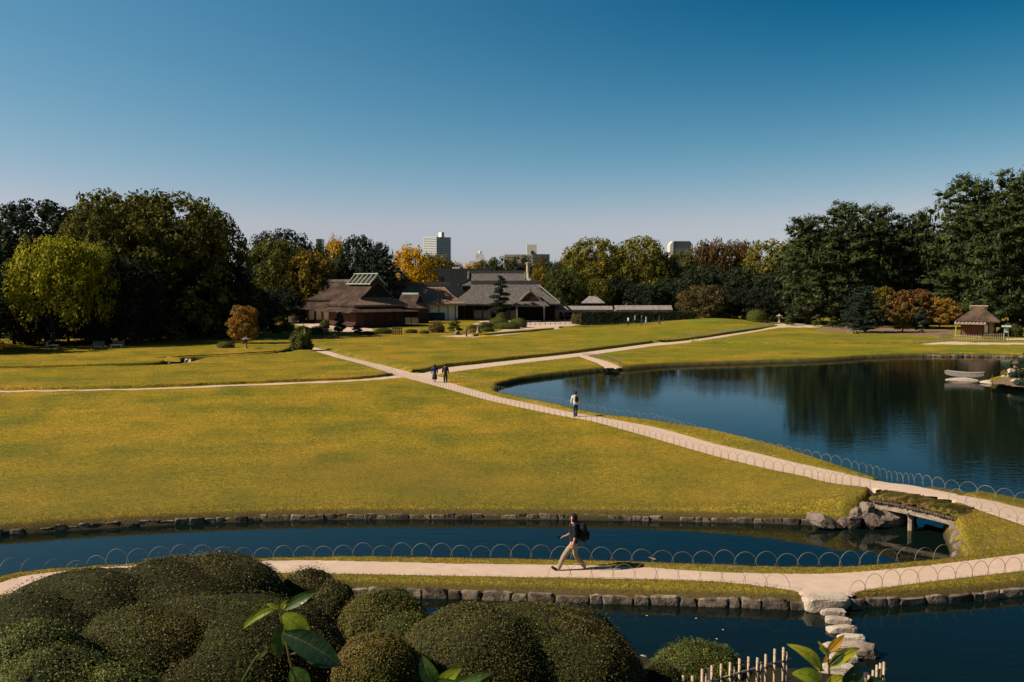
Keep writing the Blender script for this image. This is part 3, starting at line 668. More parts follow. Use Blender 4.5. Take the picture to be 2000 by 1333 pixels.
for a in [
 ('spray', 'orange', 478, 672, 598, 74, 'orange maple with bare grey stem at the stream bend', 'tree', None),
 ('spray', 'brown', 505, 652, 588, 40, 'brownish twiggy maple behind the orange maple', 'tree', None),
 ('pads', 'pine', 524, 648, 605, 44, 'small layered pine right of the orange maple', 'tree', GP),
 ('clipped', 'clip', 436, 682, 667, 36, 'low clipped shrub at the foot of the orange maple', 'shrub', CS),
 ('clipped', 'clip', 556, 649, 629, 34, 'bright clipped shrub in front of the sandy yard', 'shrub', CS),
 ('clipped', 'clip', 540, 652, 634, 22, 'small clipped shrub beside the layered pine', 'shrub', CS),
 ('clipped', 'midgreen', 588, 656, 637, 32, 'dark clipped shrub above the squat pine', 'shrub', CS),
 ('clipped', 'midgreen', 616, 655, 637, 30, 'clipped shrub left of the little yard gate', 'shrub', CS),
 ('small', 'clip', 584, 687, 643, 46, 'squat shaggy pine bush at the start of the long path', 'shrub', None),
 ('small', 'clip', 632, 642, 624, 22, 'loose green bush in the sandy yard', 'shrub', None),
 ('pads', 'bluepine', 664, 654, 610, 34, 'dark layered pine in front of the thatched house corner', 'tree', GP),
 ('pads', 'bluepine', 698, 655, 630, 28, 'low spreading pine right of the house corner', 'tree', GP),
 ('clipped', 'midgreen', 747, 654, 641, 36, 'clipped shrub under the long shaded house wall', 'shrub', CS),
 ('clipped', 'darkgreen', 715, 657, 647, 34, 'flat clipped shrub left of the small gate', 'shrub', CS),
 ('clipped', 'midgreen', 802, 652, 643, 26, 'flat clipped shrub right of the small gate', 'shrub', CS),
 ('clipped', 'midgreen', 828, 653, 645, 20, 'small dark clipped shrub before the white plaster wall', 'shrub', CS),
 ('small', 'brown', 852, 651, 632, 36, 'brownish shrub before the white plaster wall', 'shrub', None),
 ('pads', 'clip', 888, 650, 625, 36, 'rounded light green garden pine before the tiled wing', 'tree', GP),
 ('tier', 'bluepine', 977, 630, 535, 54, 'tall dark tiered pine in front of the tiled wing', 'tree', GP),
 ('clipped', 'midgreen', 980, 632, 610, 27, 'topmost ball of the cluster of clipped shrubs', 'shrub', CS),
 ('clipped', 'clip', 974, 638, 620, 40, 'second ball of the cluster of clipped shrubs', 'shrub', CS),
 ('clipped', 'clip', 1013, 641, 621, 36, 'right-hand dome of the cluster of clipped shrubs', 'shrub', CS),
 ('clipped', 'clip', 990, 644, 629, 54, 'broad front dome of the cluster of clipped shrubs', 'shrub', CS),
 ('clipped', 'midgreen', 948, 644, 629, 32, 'left dome of the cluster of clipped shrubs', 'shrub', CS),
 ('clipped', 'midgreen', 953, 649, 639, 26, 'small low dome in front of the cluster of clipped shrubs', 'shrub', CS),
 ('clipped', 'midgreen', 925, 646, 634, 24, 'clipped dome behind the small stone lantern', 'shrub', CS),
 ('small', 'olivegold', 928, 651, 643, 26, 'low yellow flowering shrub at the small stone lantern', 'shrub', None),
 ('small', 'brown', 1131, 634, 612, 34, 'tuft of tall dry grass at the left end of the hedge', 'plant', None),
 ('small', 'midgreen', 1176, 622, 602, 16, 'small green tree between the two stalls', 'tree', None),
 ('pads', 'midgreen', 1286, 612, 580, 32, 'small garden pine above the hedge', 'tree', GP),
 ('pads', 'midgreen', 1192, 606, 578, 38, 'little flat pine behind the left stall', 'tree', GP),
 ('clipped', 'clip', 1483, 631, 604, 42, 'large smooth dome shrub at the edge of the mound', 'shrub', CS),
 ('clipped', 'midgreen', 1515, 630, 616, 20, 'smaller dome shrub right of the large smooth dome', 'shrub', CS),
 ('clipped', 'darkgreen', 1497, 632, 623, 15, 'tiny dark ball shrub between two domes', 'shrub', CS),
 ('pads', 'bluepine', 1543, 634, 595, 26, 'slim tiered pine behind the stone lantern', 'tree', GP),
 ('pads', 'clip', 1543, 636, 615, 28, 'low light green pine at the end of the long path', 'tree', GP),
 ('pads', 'clip', 1597, 638, 615, 34, 'umbrella-shaped garden pine left of the brown soil', 'tree', GP),
 ('pads', 'midgreen', 1627, 640, 618, 30, 'dome-shaped garden pine on the brown soil', 'tree', GP),
 ('pads', 'bluepine', 1655, 643, 610, 44, 'spreading low dark pine on the brown soil', 'tree', GP),
 ('pine', 'bluepine', 1688, 650, 558, 90, 'broad dark pine with pale broken trunk and boulders at its foot', 'tree', GP),
 ('pads', 'olivegold', 1762, 649, 600, 44, 'small yellowish tree on the brown soil', 'tree', None),
 ('pads', 'bluepine', 1798, 649, 606, 40, 'thin grey-stemmed tree on the brown soil', 'tree', None),
 ('small', 'midgreen', 1985, 660, 632, 50, 'green bush behind the signpost right of the teahouse', 'shrub', None),
 ('small', 'midgreen', 1972, 655, 636, 24, 'small bush beside the teahouse wall', 'shrub', None),
]:
    kind, leaf, px, base, top, wd, lab, cat, grp = a
    low(kind, leaf, px, base, top, wd, lab, cat, grp, bark='bark_pale' if 'pale' in lab or 'grey' in lab else 'bark')

# island pine at the right edge of the pond
low('pads', 'bluepine', 2012, 752, 688, 95, 'dark garden pine on the little island at the right edge', 'tree', GP)
low('small', 'olivegold', 1968, 738, 722, 20, 'small yellowish bush on the island', 'shrub')

# long hedge
def hedge(name, x0, x1, base, top, depth, label, leaf='darkgreen'):
    p0, p1 = P(x0, base, .2), P(x1, base, .2); h = W(x0, top, p0.y).z; c = (p0 + p1) / 2; L = (p1 - p0).length; ang = math.atan2(p1.y - p0.y, p1.x - p0.x)
    n = 9000; V = []
    u = rng.uniform(-.5, .5, n) * L; side = rng.random(n) < .6
    y = np.where(side, -depth / 2, rng.uniform(-.5, .5, n) * depth); z = np.where(side, rng.uniform(0, h, n), h) + .06 * np.sin(u * .9) + rng.normal(0, .04, n)
    Cc = np.stack([u, y + rng.normal(0, .05, n), z], -1); D = np.where(side[:, None], (0, -1, .2), (0, 0, 1.))
    v, f = leaf_mesh(Cc, D, .17, .6, .5)
    rt = empty(name, (c.x, c.y, 0), ang); tag(rt, label, 'hedge')
    link('leaves', mesh_np('leaves', v, f, [LM[leaf]]), rt)
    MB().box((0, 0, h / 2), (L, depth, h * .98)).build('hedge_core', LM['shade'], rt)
hedge('hedge', 1134, 1352, 634, 610, 2.0, 'long straight dark hedge behind the strolling group')
hedge('hedge', 1385, 1418, 620, 611, 1.5, 'short clipped hedge on top of the grass mound', 'midgreen')
# ------------------------------------------------------------------ houses
M['thatch'] = mat('dark_bark_roof', (.056, .038, .031), (.030, .021, .018), 1.6, .95, .6, 6, .1, detail=8, c3=(.080, .055, .043), s3=.5)
M['thatch_l'] = mat('weathered_thatch', (.30, .205, .15), (.12, .085, .065), 2.2, .95, .9, 5, .1, detail=10, c3=(.24, .15, .105), s3=.4)
M['tile'] = None
def tile_mat(name, a, b, sc, rot=0):
    m = bpy.data.materials.new(name); m.use_nodes = True; N = m.node_tree.nodes; L = m.node_tree.links; bs = N['Principled BSDF']; bs.inputs['Roughness'].default_value = .55
    tc = N.new('ShaderNodeTexCoord'); n = N.new('ShaderNodeTexNoise'); n.inputs['Scale'].default_value = 2.6; n.inputs['Detail'].default_value = 10; n.inputs['Roughness'].default_value = .75
    mp = N.new('ShaderNodeMapping'); mp.inputs['Scale'].default_value = (1, 1.8, 1.8); L.new(tc.outputs['Object'], mp.inputs[0]); L.new(mp.outputs[0], n.inputs['Vector'])
    r = N.new('ShaderNodeMapRange'); r.inputs[1].default_value = .42; r.inputs[2].default_value = .6; L.new(n.outputs['Fac'], r.inputs[0])
    x = N.new('ShaderNodeMix'); x.data_type = 'RGBA'; x.inputs[6].default_value = (*a, 1); x.inputs[7].default_value = (*b, 1); L.new(r.outputs[0], x.inputs[0]); L.new(x.outputs[2], bs.inputs['Base Color'])
    return m
M['tile'] = tile_mat('grey_roof_tiles', (.040, .038, .038), (.19, .172, .155), 3)
M['tile_d'] = tile_mat('dark_ridge_tiles', (.035, .036, .04), (.07, .07, .072), 3)
M['verdigris'] = mat('weathered_green_copper', (.38, .45, .38), (.26, .32, .27), 2, .7)
M['blackwall'] = mat('blue_black_wall', (.026, .034, .044), (.022, .028, .036), .5, .8)
M['glass'] = mat('dim_window_glass', (.05, .06, .055), (.10, .11, .095), .8, .15, spec=.6)
M['thatch_t'] = mat('mossy_thatch', (.085, .058, .044), (.038, .028, .023), 1.8, .95, .9, 6, .1, detail=9, c3=(.12, .08, .055), s3=.6)
M['mauve'] = mat('mauve_cloth', (.30, .22, .28), (.22, .16, .2), 2)
M['pot'] = mat('clay_pot', (.12, .07, .05)); M['fl_w'] = mat('white_petals', (.7, .66, .55)); M['fl_y'] = mat('yellow_petals', (.65, .45, .10)); M['fl_p'] = mat('pink_petals', (.45, .25, .30))
M['benchcloth'] = mat('grey_bench_cloth', (.10, .11, .12), (.07, .08, .09), 2)
M['paleposts'] = M['slab']
M['greymetal'] = mat('grey_metal_roof', (.30, .27, .26), (.20, .18, .175), .8, .6, stretch=(3, .3, 1))
M['shop'] = mat('stall_timber', (.42, .25, .14), (.28, .16, .09), 3, .8)

class Gables(list):
    def build(s, name, m, parent):
        for q in s: q.build(name, m, parent)
def irimoya(L, Wd, ez, rz, hip=.45, th=.35, curve=.3, over=.35, n=9):
    """hip-and-gable roof along local X. returns dict of MB: slopes (long sides), hips (ends), gables"""
    def zf(s): return ez + (rz - ez) * ((1 - curve) * s + curve * s * s)
    out = {}
    hx = L / 2; hy = Wd / 2; slope = MB(); hips = MB(); gab = Gables()
    ss = [i / n for i in range(n + 1)]
    def xend(s):
        return hx - hy * s if s <= hip else hx - hy * hip + over * (1 if s > hip else 0)
    for sy in (-1, 1):
        rows = []
        for s in ss:
            xe = hx - hy * min(s, hip) * 1.
            rows.append((s, xe))
        lst = [(s, hx - hy * s) for s in ss if s < hip] + [(hip, hx - hy * hip), (hip + .001, hx - hy * hip + over)] + [(s, hx - hy * hip + over) for s in ss if s > hip + .01]
        V = []; 
        for s, xe in lst:
            y = sy * hy * (1 - s); z = zf(s)
            V += [(-xe, y, z), (xe, y, z)]
        K = len(lst); Fc = [(2 * i, 2 * i + 1, 2 * i + 3, 2 * i + 2) for i in range(K - 1)]
        # eave face and underside
        V += [(-hx + .1, sy * (hy - .1), ez - th), (hx - .1, sy * (hy - .1), ez - th)]
        Fc += [(0, 1, 2 * K + 1, 2 * K)]
        # verge edge of the gable part
        slope.add(V, Fc)
        for sx in (-1, 1):
            pts = [(sx * xe, sy * hy * (1 - s), zf(s)) for s, xe in lst if s > hip]
            low = [(sx * (abs(x)), y, z - th) for x, y, z in pts]
            slope.add(pts + low, [(i, i + 1, len(pts) + i + 1, len(pts) + i) for i in range(len(pts) - 1)])
            lo2 = [(sx * (abs(x) - over - .15), y, z - .02) for x, y, z in low]
            slope.add(low + lo2, [(i, i + 1, len(pts) + i + 1, len(pts) + i) for i in range(len(pts) - 1)])
    for sx in (-1, 1):
        V = []; lst = [s for s in ss if s < hip] + [hip, hip + .06]
        for s in lst:
            xe = sx * (hx - hy * s); V += [(xe, -hy * (1 - s), zf(s)), (xe, hy * (1 - s), zf(s))]
        K = len(lst); Fc = [(2 * i, 2 * i + 1, 2 * i + 3, 2 * i + 2) for i in range(K - 1)]
        V += [(sx * (hx - .1), -hy + .1, ez - th), (sx * (hx - .1), hy - .1, ez - th)]; Fc += [(0, 1, 2 * K + 1, 2 * K)]
        hips.add(V, Fc)
        gx = sx * (hx - hy * hip - .05)
        gab.append(MB().add([(gx, -hy * (1 - hip) * .98, zf(hip) - .1), (gx, hy * (1 - hip) * .98, zf(hip) - .1), (gx, 0, rz - .1)], [(0, 1, 2)]))
    u = MB(); u.add([(-hx + .1, -hy + .1, ez - th), (hx - .1, -hy + .1, ez - th), (hx - .1, hy - .1, ez - th), (-hx + .1, hy - .1, ez - th)], [(0, 1, 2, 3)])
    return slope, hips, gab, u
def skirt(L, Wd, inL, inW, ez, iz, th=.12):
    a = [(-L / 2, -Wd / 2), (L / 2, -Wd / 2), (L / 2, Wd / 2), (-L / 2, Wd / 2)]; b = [(-inL / 2, -inW / 2), (inL / 2, -inW / 2), (inL / 2, inW / 2), (-inL / 2, inW / 2)]
    m = MB(); V = [(x, y, ez) for x, y in a] + [(x, y, iz) for x, y in b] + [(x, y, ez - th) for x, y in a] + [(x, y, iz - th) for x, y in b]
    Fc = []
    for i in range(4):
        j = (i + 1) % 4; Fc += [(i, j, 4 + j, 4 + i), (i, j, 8 + j, 8 + i), (8 + i, 8 + j, 12 + j, 12 + i)]
    return m.add(V, Fc)
def planks(root, axis, p0, p1, z0, z1, n, mt, proud=.03, name='wall_board', gap=.03):
    """boards side by side between two plan points"""
    p0, p1 = Vector((*p0, 0)), Vector((*p1, 0)); d = (p1 - p0); L = d.length / n; me = MB().box((0, 0, (z0 + z1) / 2), (L - gap, .06, z1 - z0)).mesh(name, mt); a = math.atan2(d.y, d.x)
    for i in range(n):
        q = p0 + d * ((i + .5) / n); o = link(name, me, root); o.location = q; o.rotation_euler = (0, 0, a)

def main_house():
    Y0 = 183; c0 = W(692, 596, Y0)                       # near eave corner
    ang = R(180 - 56)                                     # ridge direction, back and to the left
    u = Vector((math.cos(ang), math.sin(ang), 0)); v = Vector((math.sin(ang), -math.cos(ang), 0))
    L, Wd = 13.5, 11.2; ctr = Vector((c0.x, c0.y, 0)) + u * L / 2 + v * Wd / 2
    rt = empty('thatched_house', (ctr.x, ctr.y, 0), ang); tag(rt, 'large thatched house with a pale green ridge frame on its steep roof', 'house')
    ez, rz = 4.25, 8.9
    s, h, g, un = irimoya(L, Wd, ez, rz, hip=.36, th=.38, curve=.32, over=.5)
    rf = s.build('roof', M['thatch'], rt); h.build('hip', M['thatch_l'], rf); g.build('gable', M['dark'], rf); un.build('eave_underside', M['darkwood'], rf)
    # ridge frame: slanting poles laid over the ridge, top rail
    zr = rz + 1.15; rl = L - Wd * .36 + 1.2
    rid = MB(); 
    V = []
    for x in (-rl / 2 + .3, rl / 2 - .3):
        V += [(x, -1.5, rz - .85), (x, 0, rz + .55), (x, 1.5, rz - .85)]
    rid.add(V, [(0, 1, 4, 3), (1, 2, 5, 4), (0, 2, 1), (3, 4, 5)])
    rd = rid.build('ridge_cap', M['thatch'], rt)
    for i in range(6):
        x = -rl / 2 + .45 + i * (rl - .9) / 5
        m = MB(); m.tube([(x, -1.75, rz - .95), (x, .12, zr)], .12, 6); m.tube([(x, 1.75, rz - .95), (x, -.12, zr)], .12, 6); m.build('ridge_pole', M['verdigris'], rd)
    for y, z in ((0, zr), (-1.62, rz - .8), (1.62, rz - .8)):
        MB().tube([(-rl / 2, y, z), (rl / 2, y, z)], .10, 6).build('ridge_rail', M['verdigris'], rd)
    # lower roof all round
    k = skirt(L + 3.2, Wd + 3.2, L - 2.2, Wd - 2.2, 2.95, 4.05); k.build('lower_roof', M['thatch'], rt)
    # walls (front of the plan: x = -L/2 is the near, camera-right side)
    wl = MB(); wl.box((0, 0, 2.0), (L - 1.2, Wd - 1.2, 4.0)); wl.build('wall', M['redwood'], rt)
    nx = -(L - 1.2) / 2 - .05; ny = (Wd - 1.2) / 2
    planks(rt, 0, (nx, -ny), (nx, ny), .5, 3.0, 22, M['redwood'])
    planks(rt, 0, (nx + .2, -ny - .05 ), (-nx * .35, -ny - .05), .5, 3.0, 12, M['redwood'])
    for i in range(6):
        MB().box((nx - .12, -ny + i * 2 * ny / 5, 1.5), (.16, .16, 3.0)).build('post', M['darkwood'], rt)
    # open verandah side with white screen and slim posts
    MB().box((.8 , -ny - .12, 1.6), (.5, .12, 2.6)).build('white_door', M['plaster'], rt)
    for x in (-5.6, -1.6, 2.4, 6.4):
        MB().tube([(x, -Wd / 2 - 1.2, 0), (x, -Wd / 2 - 1.2, 2.95)], .07, 6).build('verandah_post', M['darkwood'], rt)
    MB().box((0, 0, .35), (L - .6, Wd - .6, .25)).build('floor_deck', M['darkwood'], rt)
main_house()

def rear_house():
    Y0 = 205; c0 = W(690, 592, Y0); ang = R(180 - 40)
    u = Vector((math.cos(ang), math.sin(ang), 0)); v = Vector((math.sin(ang), -math.cos(ang), 0))
    # ridge runs left-right and back; seen left of the big house
    c = W(655, 560, 203); rt = empty('thatched_house', (c.x + .6, 207, 0), R(155)); tag(rt, 'smaller thatched house half hidden behind the large one on the left', 'house')
    L, Wd = 11, 9.5
    s, h, g, un = irimoya(L, Wd, 4.9, 8.7, hip=.4, th=.3, curve=.3, over=.4)
    rf = s.build('roof', M['thatch'], rt); h.build('hip', M['thatch'], rf); g.build('gable', M['dark'], rf); un.build('eave_underside', M['darkwood'], rf)
    MB().box((0, 0, 8.75), (6.6, .7, .5)).build('ridge_cap', M['tile'], rt)
    skirt(L + 5.0, Wd + 5.0, L - 2, Wd - 2, 3.0, 4.8).build('lower_roof', M['thatch'], rt)
    MB().box((0, 0, 2), (L - 1, Wd - 1, 4)).build('wall', M['darkwood'], rt)
    for sx in range(6):
        MB().box((-4.5 + sx * 1.8, (Wd - 1) / 2 + .06, 1.7), (1.2, .1, 2.0)).build('paper_screen', M['paper'], rt)
    for sx in range(5):
        MB().box(((L - 1) / 2 + .06, -3.6 + sx * 1.8, 1.7), (.1, 1.2, 2.0)).build('paper_screen', M['paper'], rt)
    for x in (-7, -3.5, 0, 3.5, 7):
        MB().tube([(x, Wd / 2 + 2, 0), (x, Wd / 2 + 2, 3)], .08, 6).build('verandah_post', M['darkwood'], rt)
    MB().box((0, 0, .4), (L + 1, Wd + 1, .2)).build('floor_deck', M['redwood'], rt)
rear_house()

def wing():
    Y = 222
    xa, xb, xc = W(742, 550, Y).x, W(900, 550, Y).x, W(1084, 550, Y).x
    ez = W(0, 593, Y - 5).z; rz = W(0, 557, Y).z; Wd = 11
    rt = empty('long_wing', ((xa + xb) / 2, Y, 0)); tag(rt, 'long wing with light brown thatched roof and white plaster wall', 'house')
    L = xb - xa
    s, h, g, un = irimoya(L + 3.0, Wd, ez, rz, hip=.95, th=.45, curve=.45, over=.0)
    rf = s.build('roof', M['thatch_l'], rt); h.build('hip', M['thatch_l'], rf); un.build('eave_underside', M['darkwood'], rf)
    MB().box((-1.2, 0, rz + .25), (L - 2.5, 1.0, .8)).build('ridge_cap', M['tile_d'], rt)
    MB().box((0, .3, ez / 2), (L - 1, Wd - 2.4, ez)).build('wall', M['plaster'], rt)
    for x in (L / 2 - 6.6, L / 2 - 4.6, L / 2 - 2.6, L / 2 - 1.0):
        MB().box((x, -Wd / 2 + 1.42, ez / 2), (.12, .08, ez)).build('post', M['darkwood'], rt)
    MB().box((L / 2 - 5.5, -Wd / 2 + 1.38, .9), (4.4, .1, 1.7)).build('dark_dado', M['blackwall'], rt)
    MB().box((0, -Wd / 2 + 1.4, ez - .25), (L - 1, .14, .16)).build('wall_beam', M['darkwood'], rt)
    # small linking roof with green ridge, left of the white wall
    c = W(802, 600, 204); k = empty('link_roof_house', (c.x, 204, 0), R(-25)); tag(k, 'small linking roof with thin green ridge beside the white wall', 'house')
    s, h, g, un = irimoya(7.2, 6.4, 3.3, 6.0, hip=.5, th=.3, curve=.55, over=.2)
    rf = s.build('roof', M['thatch'], k); h.build('hip', M['thatch_l'], rf); g.build('gable', M['dark'], rf); un.build('eave_underside', M['darkwood'], rf)
    MB().box((0, 0, 6.1), (3.8, .3, .35)).build('ridge_cap', M['verdigris'], k)
    MB().box((0, .4, 1.6), (5.6, 4.2, 3.2)).build('wall', M['darkwood'], k)
    # tiled wing
    rt = empty('tiled_wing', ((xb + xc) / 2 - .6, Y + .3, 0)); tag(rt, 'long wing with speckled grey tiled roof behind the dark tiered pine', 'house')
    L2 = xc - xb + 3.0; rz2 = W(0, 553, Y).z
    s, h, g, un = irimoya(L2, Wd + .3, ez - .1, rz2, hip=.8, th=.3, curve=.15, over=.25)
    rf = s.build('roof', M['tile'], rt); h.build('hip', M['tile'], rf); g.build('gable', M['dark'], rf); un.build('eave_underside', M['darkwood'], rf)
    MB().box((0, 0, rz2 + .12), (L2 - 8.8, .8, .8)).build('ridge_cap', M['tile_d'], rt)
    hy = (Wd + .3) / 2
    for sx in (1,):
        MB().tube([(sx * (L2 / 2 + .05), -hy - .05, ez + .08), (sx * (L2 / 2 - hy * .8 + .1), -hy * .2, rz2 - .5)], .22, 5).build('hip_ridge', M['tile_d'], rt)
    MB().box((0, 1.4, ez / 2), (L2 - 2, Wd - 3.6, ez)).build('wall', M['dark'], rt)
    n = 11
    for i in range(n + 1):
        MB().box((-L2 / 2 + 1.1 + i * (L2 - 2.2) / n, -Wd / 2 + 1.1, ez / 2 - .1), (.16, .16, ez - .2)).build('post', M['darkwood'], rt)
    for i in (2, 3, 5, 6):
        MB().box((-L2 / 2 + 1.1 + (i + .5) * (L2 - 2.2) / n, -Wd / 2 + 1.5, 1.3), ((L2 - 2.2) / n - .3, .08, 1.9)).build('glass_door', M['glass'], rt)
    MB().box((0, -Wd / 2 + 1.3, .3), (L2 - 1.6, 1.2, .3)).build('floor_deck', M['darkwood'], rt)
    # entrance porch with rounded gable to the front
    c = W(1036, 600, Y - 9); rt = empty('entrance_porch', (c.x, Y - 6.5, 0)); tag(rt, 'entrance porch with curved front gable and two wooden columns', 'porch')
    zE = W(0, 594, Y - 9.5).z; zR = W(0, 568, Y - 9.5).z; hw = 3.6
    def prof(t): # t -1..1 : bell curve of the gable
        a = abs(t); return zE + (zR - zE) * (math.cos(a * PI) * .5 + .5) ** .8 * (1 if a < 1 else 0) if False else zE + (zR - zE) * (1 - a) ** (1.05 + .5 * a) * (1 + .55 * a * (1 - a))
    ts = [i / 8 - 1 for i in range(17)]
    m = MB(); V = [(hw * t, y, prof(t)) for y in (-3.4, 3.2) for t in ts] + [(hw * t, y, prof(t) - .35) for y in (-3.4, 3.2) for t in ts]; n = 17
    m.add(V, [(i, i + 1, n + i + 1, n + i) for i in range(16)] + [(i, i + 1, 2 * n + i + 1, 2 * n + i) for i in range(16)] + [(2 * n + i, 2 * n + i + 1, 3 * n + i + 1, 3 * n + i) for i in range(16)])
    m.build('roof', M['thatch_l'], rt)
    g = MB(); g.add([(hw * t, -3.2, prof(t) - .3) for t in ts] + [(hw * t, -3.2, zE - .4) for t in ts], [(i, i + 1, n + i + 1, n + i) for i in range(16)]); g.build('gable', M['darkwood'], rt)
    MB().tube([(0, -3.5, zR + .12), (0, 2.5, zR + .12)], .2, 6).build('ridge_cap', M['tile_d'], rt)
    skirt(7.9, 2.4, 6.0, .5, zE - .35, zE + .55).build('front_pent_roof', M['tile'], rt).location = (0, -3.4, 0)
    for x in (-2.9, 2.9, -1.0, 1.0)[:2]:
        MB().box((x, -3.1, zE / 2 - .2), (.3, .3, zE - .4)).build('column', M['wood'], rt)
    MB().box((0, -3.1, zE - .5), (6.6, .22, .3)).build('lintel', M['darkwood'], rt)
    MB().box((0, 1.5, zE / 2 - .2), (6.4, .2, zE - .4)).build('wall', M['dark'], rt)
    for x in (-3.1, 3.1): MB().box((x, -.8, zE / 2 - .2), (.15, 4.4, zE - .4)).build('side_wall', M['darkwood'], rt)
    MB().box((0, -4.2, .15), (4.5, 1.2, .3)).build('stone_step', M['slab'], rt)

wing()

def rear_tiled():
    Y = 252; c = W(971, 550, Y); rt = empty('tiled_house', (c.x, Y, 0)); tag(rt, 'tall tiled hip-and-gable house rising behind the long wings', 'house')
    ez = W(0, 558, Y - 6).z; rz = W(0, 533, Y).z; L = (1044 - 898) / F * Y; Wd = 12
    s, h, g, un = irimoya(L, Wd, ez, rz, hip=.45, th=.3, curve=.15, over=.5)
    rf = s.build('roof', M['tile'], rt); h.build('hip', M['tile'], rf); g.build('gable', M['darkwood'], rf); un.build('eave_underside', M['darkwood'], rf)
    MB().box((0, 0, rz + .15), (L - Wd * .45 + .6, .7, .8)).build('ridge_cap', M['tile_d'], rt)
    for sx in (-1, 1):
        xe = L / 2 - Wd / 2 * .45 + .4
        MB().tube([(sx * xe, -Wd / 2 * .55, ez + (rz - ez) * .45 + .1), (sx * xe, 0, rz + .2)], .28, 5).build('verge_ridge', M['plaster'] if False else M['tile'], rt)
        MB().tube([(sx * L / 2, -Wd / 2, ez + .1), (sx * (L / 2 - Wd / 2 * .45), -Wd / 2 * .55, ez + (rz - ez) * .42 + .1)], .25, 5).build('hip_ridge', M['tile_d'], rt)
    MB().box((0, 0, ez / 2), (L - 2, Wd - 2, ez)).build('wall', M['darkwood'], rt)
rear_tiled()

def black_hall():
    Y = 288; x0, x1 = W(829, 0, Y).x, W(1074, 0, Y).x; z1 = W(0, 525, Y).z; z2 = W(0, 547, Y).z
    rt = empty('museum_building', ((x0 + x1) / 2, Y + 8, 0)); tag(rt, 'low blue-black flat-roofed building behind the houses', 'building'); Lh = x1 - x0; xm = W(958, 0, Y).x - (x0 + x1) / 2
    MB().box(((-Lh / 2 + xm) / 2, 0, z1 / 2), (xm + Lh / 2, 16, z1)).build('wall', M['blackwall'], rt)
    MB().box(((Lh / 2 + xm) / 2, .5, z2 / 2), (Lh / 2 - xm, 15, z2)).build('lower_wall', M['blackwall'], rt)
    MB().box((W(857, 0, Y).x - (x0 + x1) / 2, -8.02, z1 - 3.4), (1.2, .2, 2.2)).build('doorway', M['dark'], rt)
    MB().box((W(842, 0, Y).x - (x0 + x1) / 2, -8.05, z1 - 3.2), (.15, .15, 2.0)).build('door_handle', M['greymetal'], rt)
    MB().box((W(887, 0, Y).x - (x0 + x1) / 2, -3, z1 + .25), (2.2, 1.2, .5)).build('roof_vent', M['plaster'], rt)
black_hall()

# ------------------------------------------------------------------ stalls, kiosk and hall in the back
def stall(x0, x1, base, eave, top, Y, label):
    a, b = W(x0, 0, Y).x, W(x1, 0, Y).x; L = b - a; ze = W(0, eave, Y).z; zt = W(0, top, Y).z; rt = empty('flower_stall', ((a + b) / 2, Y, 0)); tag(rt, label, 'stall', 'long open flower show stalls')
    n = max(8, int(L / 1.0)); me = MB(); w_ = L / n
    me.add([(-w_ * .49, -1.3, ze), (w_ * .49, -1.3, ze), (w_ * .49, .6, zt), (-w_ * .49, .6, zt), (-w_ * .49, -1.3, ze - .05), (w_ * .49, -1.3, ze - .05), (w_ * .49, .6, zt - .05), (-w_ * .49, .6, zt - .05)], [(0, 1, 2, 3), (4, 5, 6, 7), (0, 1, 5, 4), (1, 2, 6, 5), (0, 3, 7, 4)])
    me = me.mesh('roof_panel', M['greymetal'])
    for i in range(n):
        o = link('roof_panel', me, rt); o.location = (-L / 2 + (i + .5) * w_, 0, 0)
    MB().add([(-L / 2, .6, zt), (L / 2, .6, zt), (L / 2, 2.2, ze + .2), (-L / 2, 2.2, ze + .2)], [(0, 1, 2, 3)]).build('rear_roof', M['greymetal'], rt)
    MB().box((-L / 2 + .5, .2, ze / 2), (.9, 2.4, ze)).build('end_wall', M['shop'], rt)
    MB().box((0, 2.0, ze / 2), (L, .1, ze)).build('back_wall', M['darkwood'], rt)
    for i in range(n // 2 + 1):
        MB().box((-L / 2 + i * L / (n // 2), -1.1, ze / 2), (.12, .12, ze)).build('post', M['shop'], rt)
    MB().box((0, .8, 1.0), (L, 1.2, .1)).build('shelf', M['shop'], rt); MB().box((0, 1.3, 1.7), (L, .6, .1)).build('shelf', M['shop'], rt)
    MB().box((0, -1.15, ze - .3), (L, .06, .3)).build('fringe_curtain', M['mauve'], rt)
    g = random.Random(x0); 
    for i in range(int(L / .55)):
        x = -L / 2 + 1.3 + i * .55
        if x > L / 2 - .3: break
        m = MB(); r = .16; z = 1.05 if i % 2 else 1.75
        m.lathe([(.09, 0), (.12, .22), (0.02, .24)], 6, (x, .6 + .5 * (i % 2 == 0), z), 0); m.lathe([(.03, .2), (.2, .42), (.16, .62), (.02, .7)], 7, (x, .6 + .5 * (i % 2 == 0), z), 1)
        o = m.build('potted_flower', [M['pot'], M[g.choice(['fl_w', 'fl_y', 'fl_p', 'fl_w'])]]); o.location = ((a + b) / 2, Y, 0)
        tag(o, 'potted chrysanthemum in a row on the shelves of ' + ('the left stall' if x0 < 1150 else 'the right stall'), 'potted plant', 'potted chrysanthemums on the shelves of ' + ('the left stall' if x0 < 1150 else 'the right stall'))
M['mauve'] = mat('mauve_cloth', (.30, .22, .28), (.22, .16, .2), 2)
M['pot'] = mat('clay_pot', (.12, .07, .05)); M['fl_w'] = mat('white_petals', (.7, .66, .55)); M['fl_y'] = mat('yellow_petals', (.65, .45, .10)); M['fl_p'] = mat('pink_petals', (.45, .25, .30))
stall(1085, 1200, 634, 605, 598, 222, 'long open stall with grey roof, left of the gap before the hedge')
stall(1204, 1318, 634, 605, 597, 216, 'long open stall with grey roof behind the middle of the hedge')
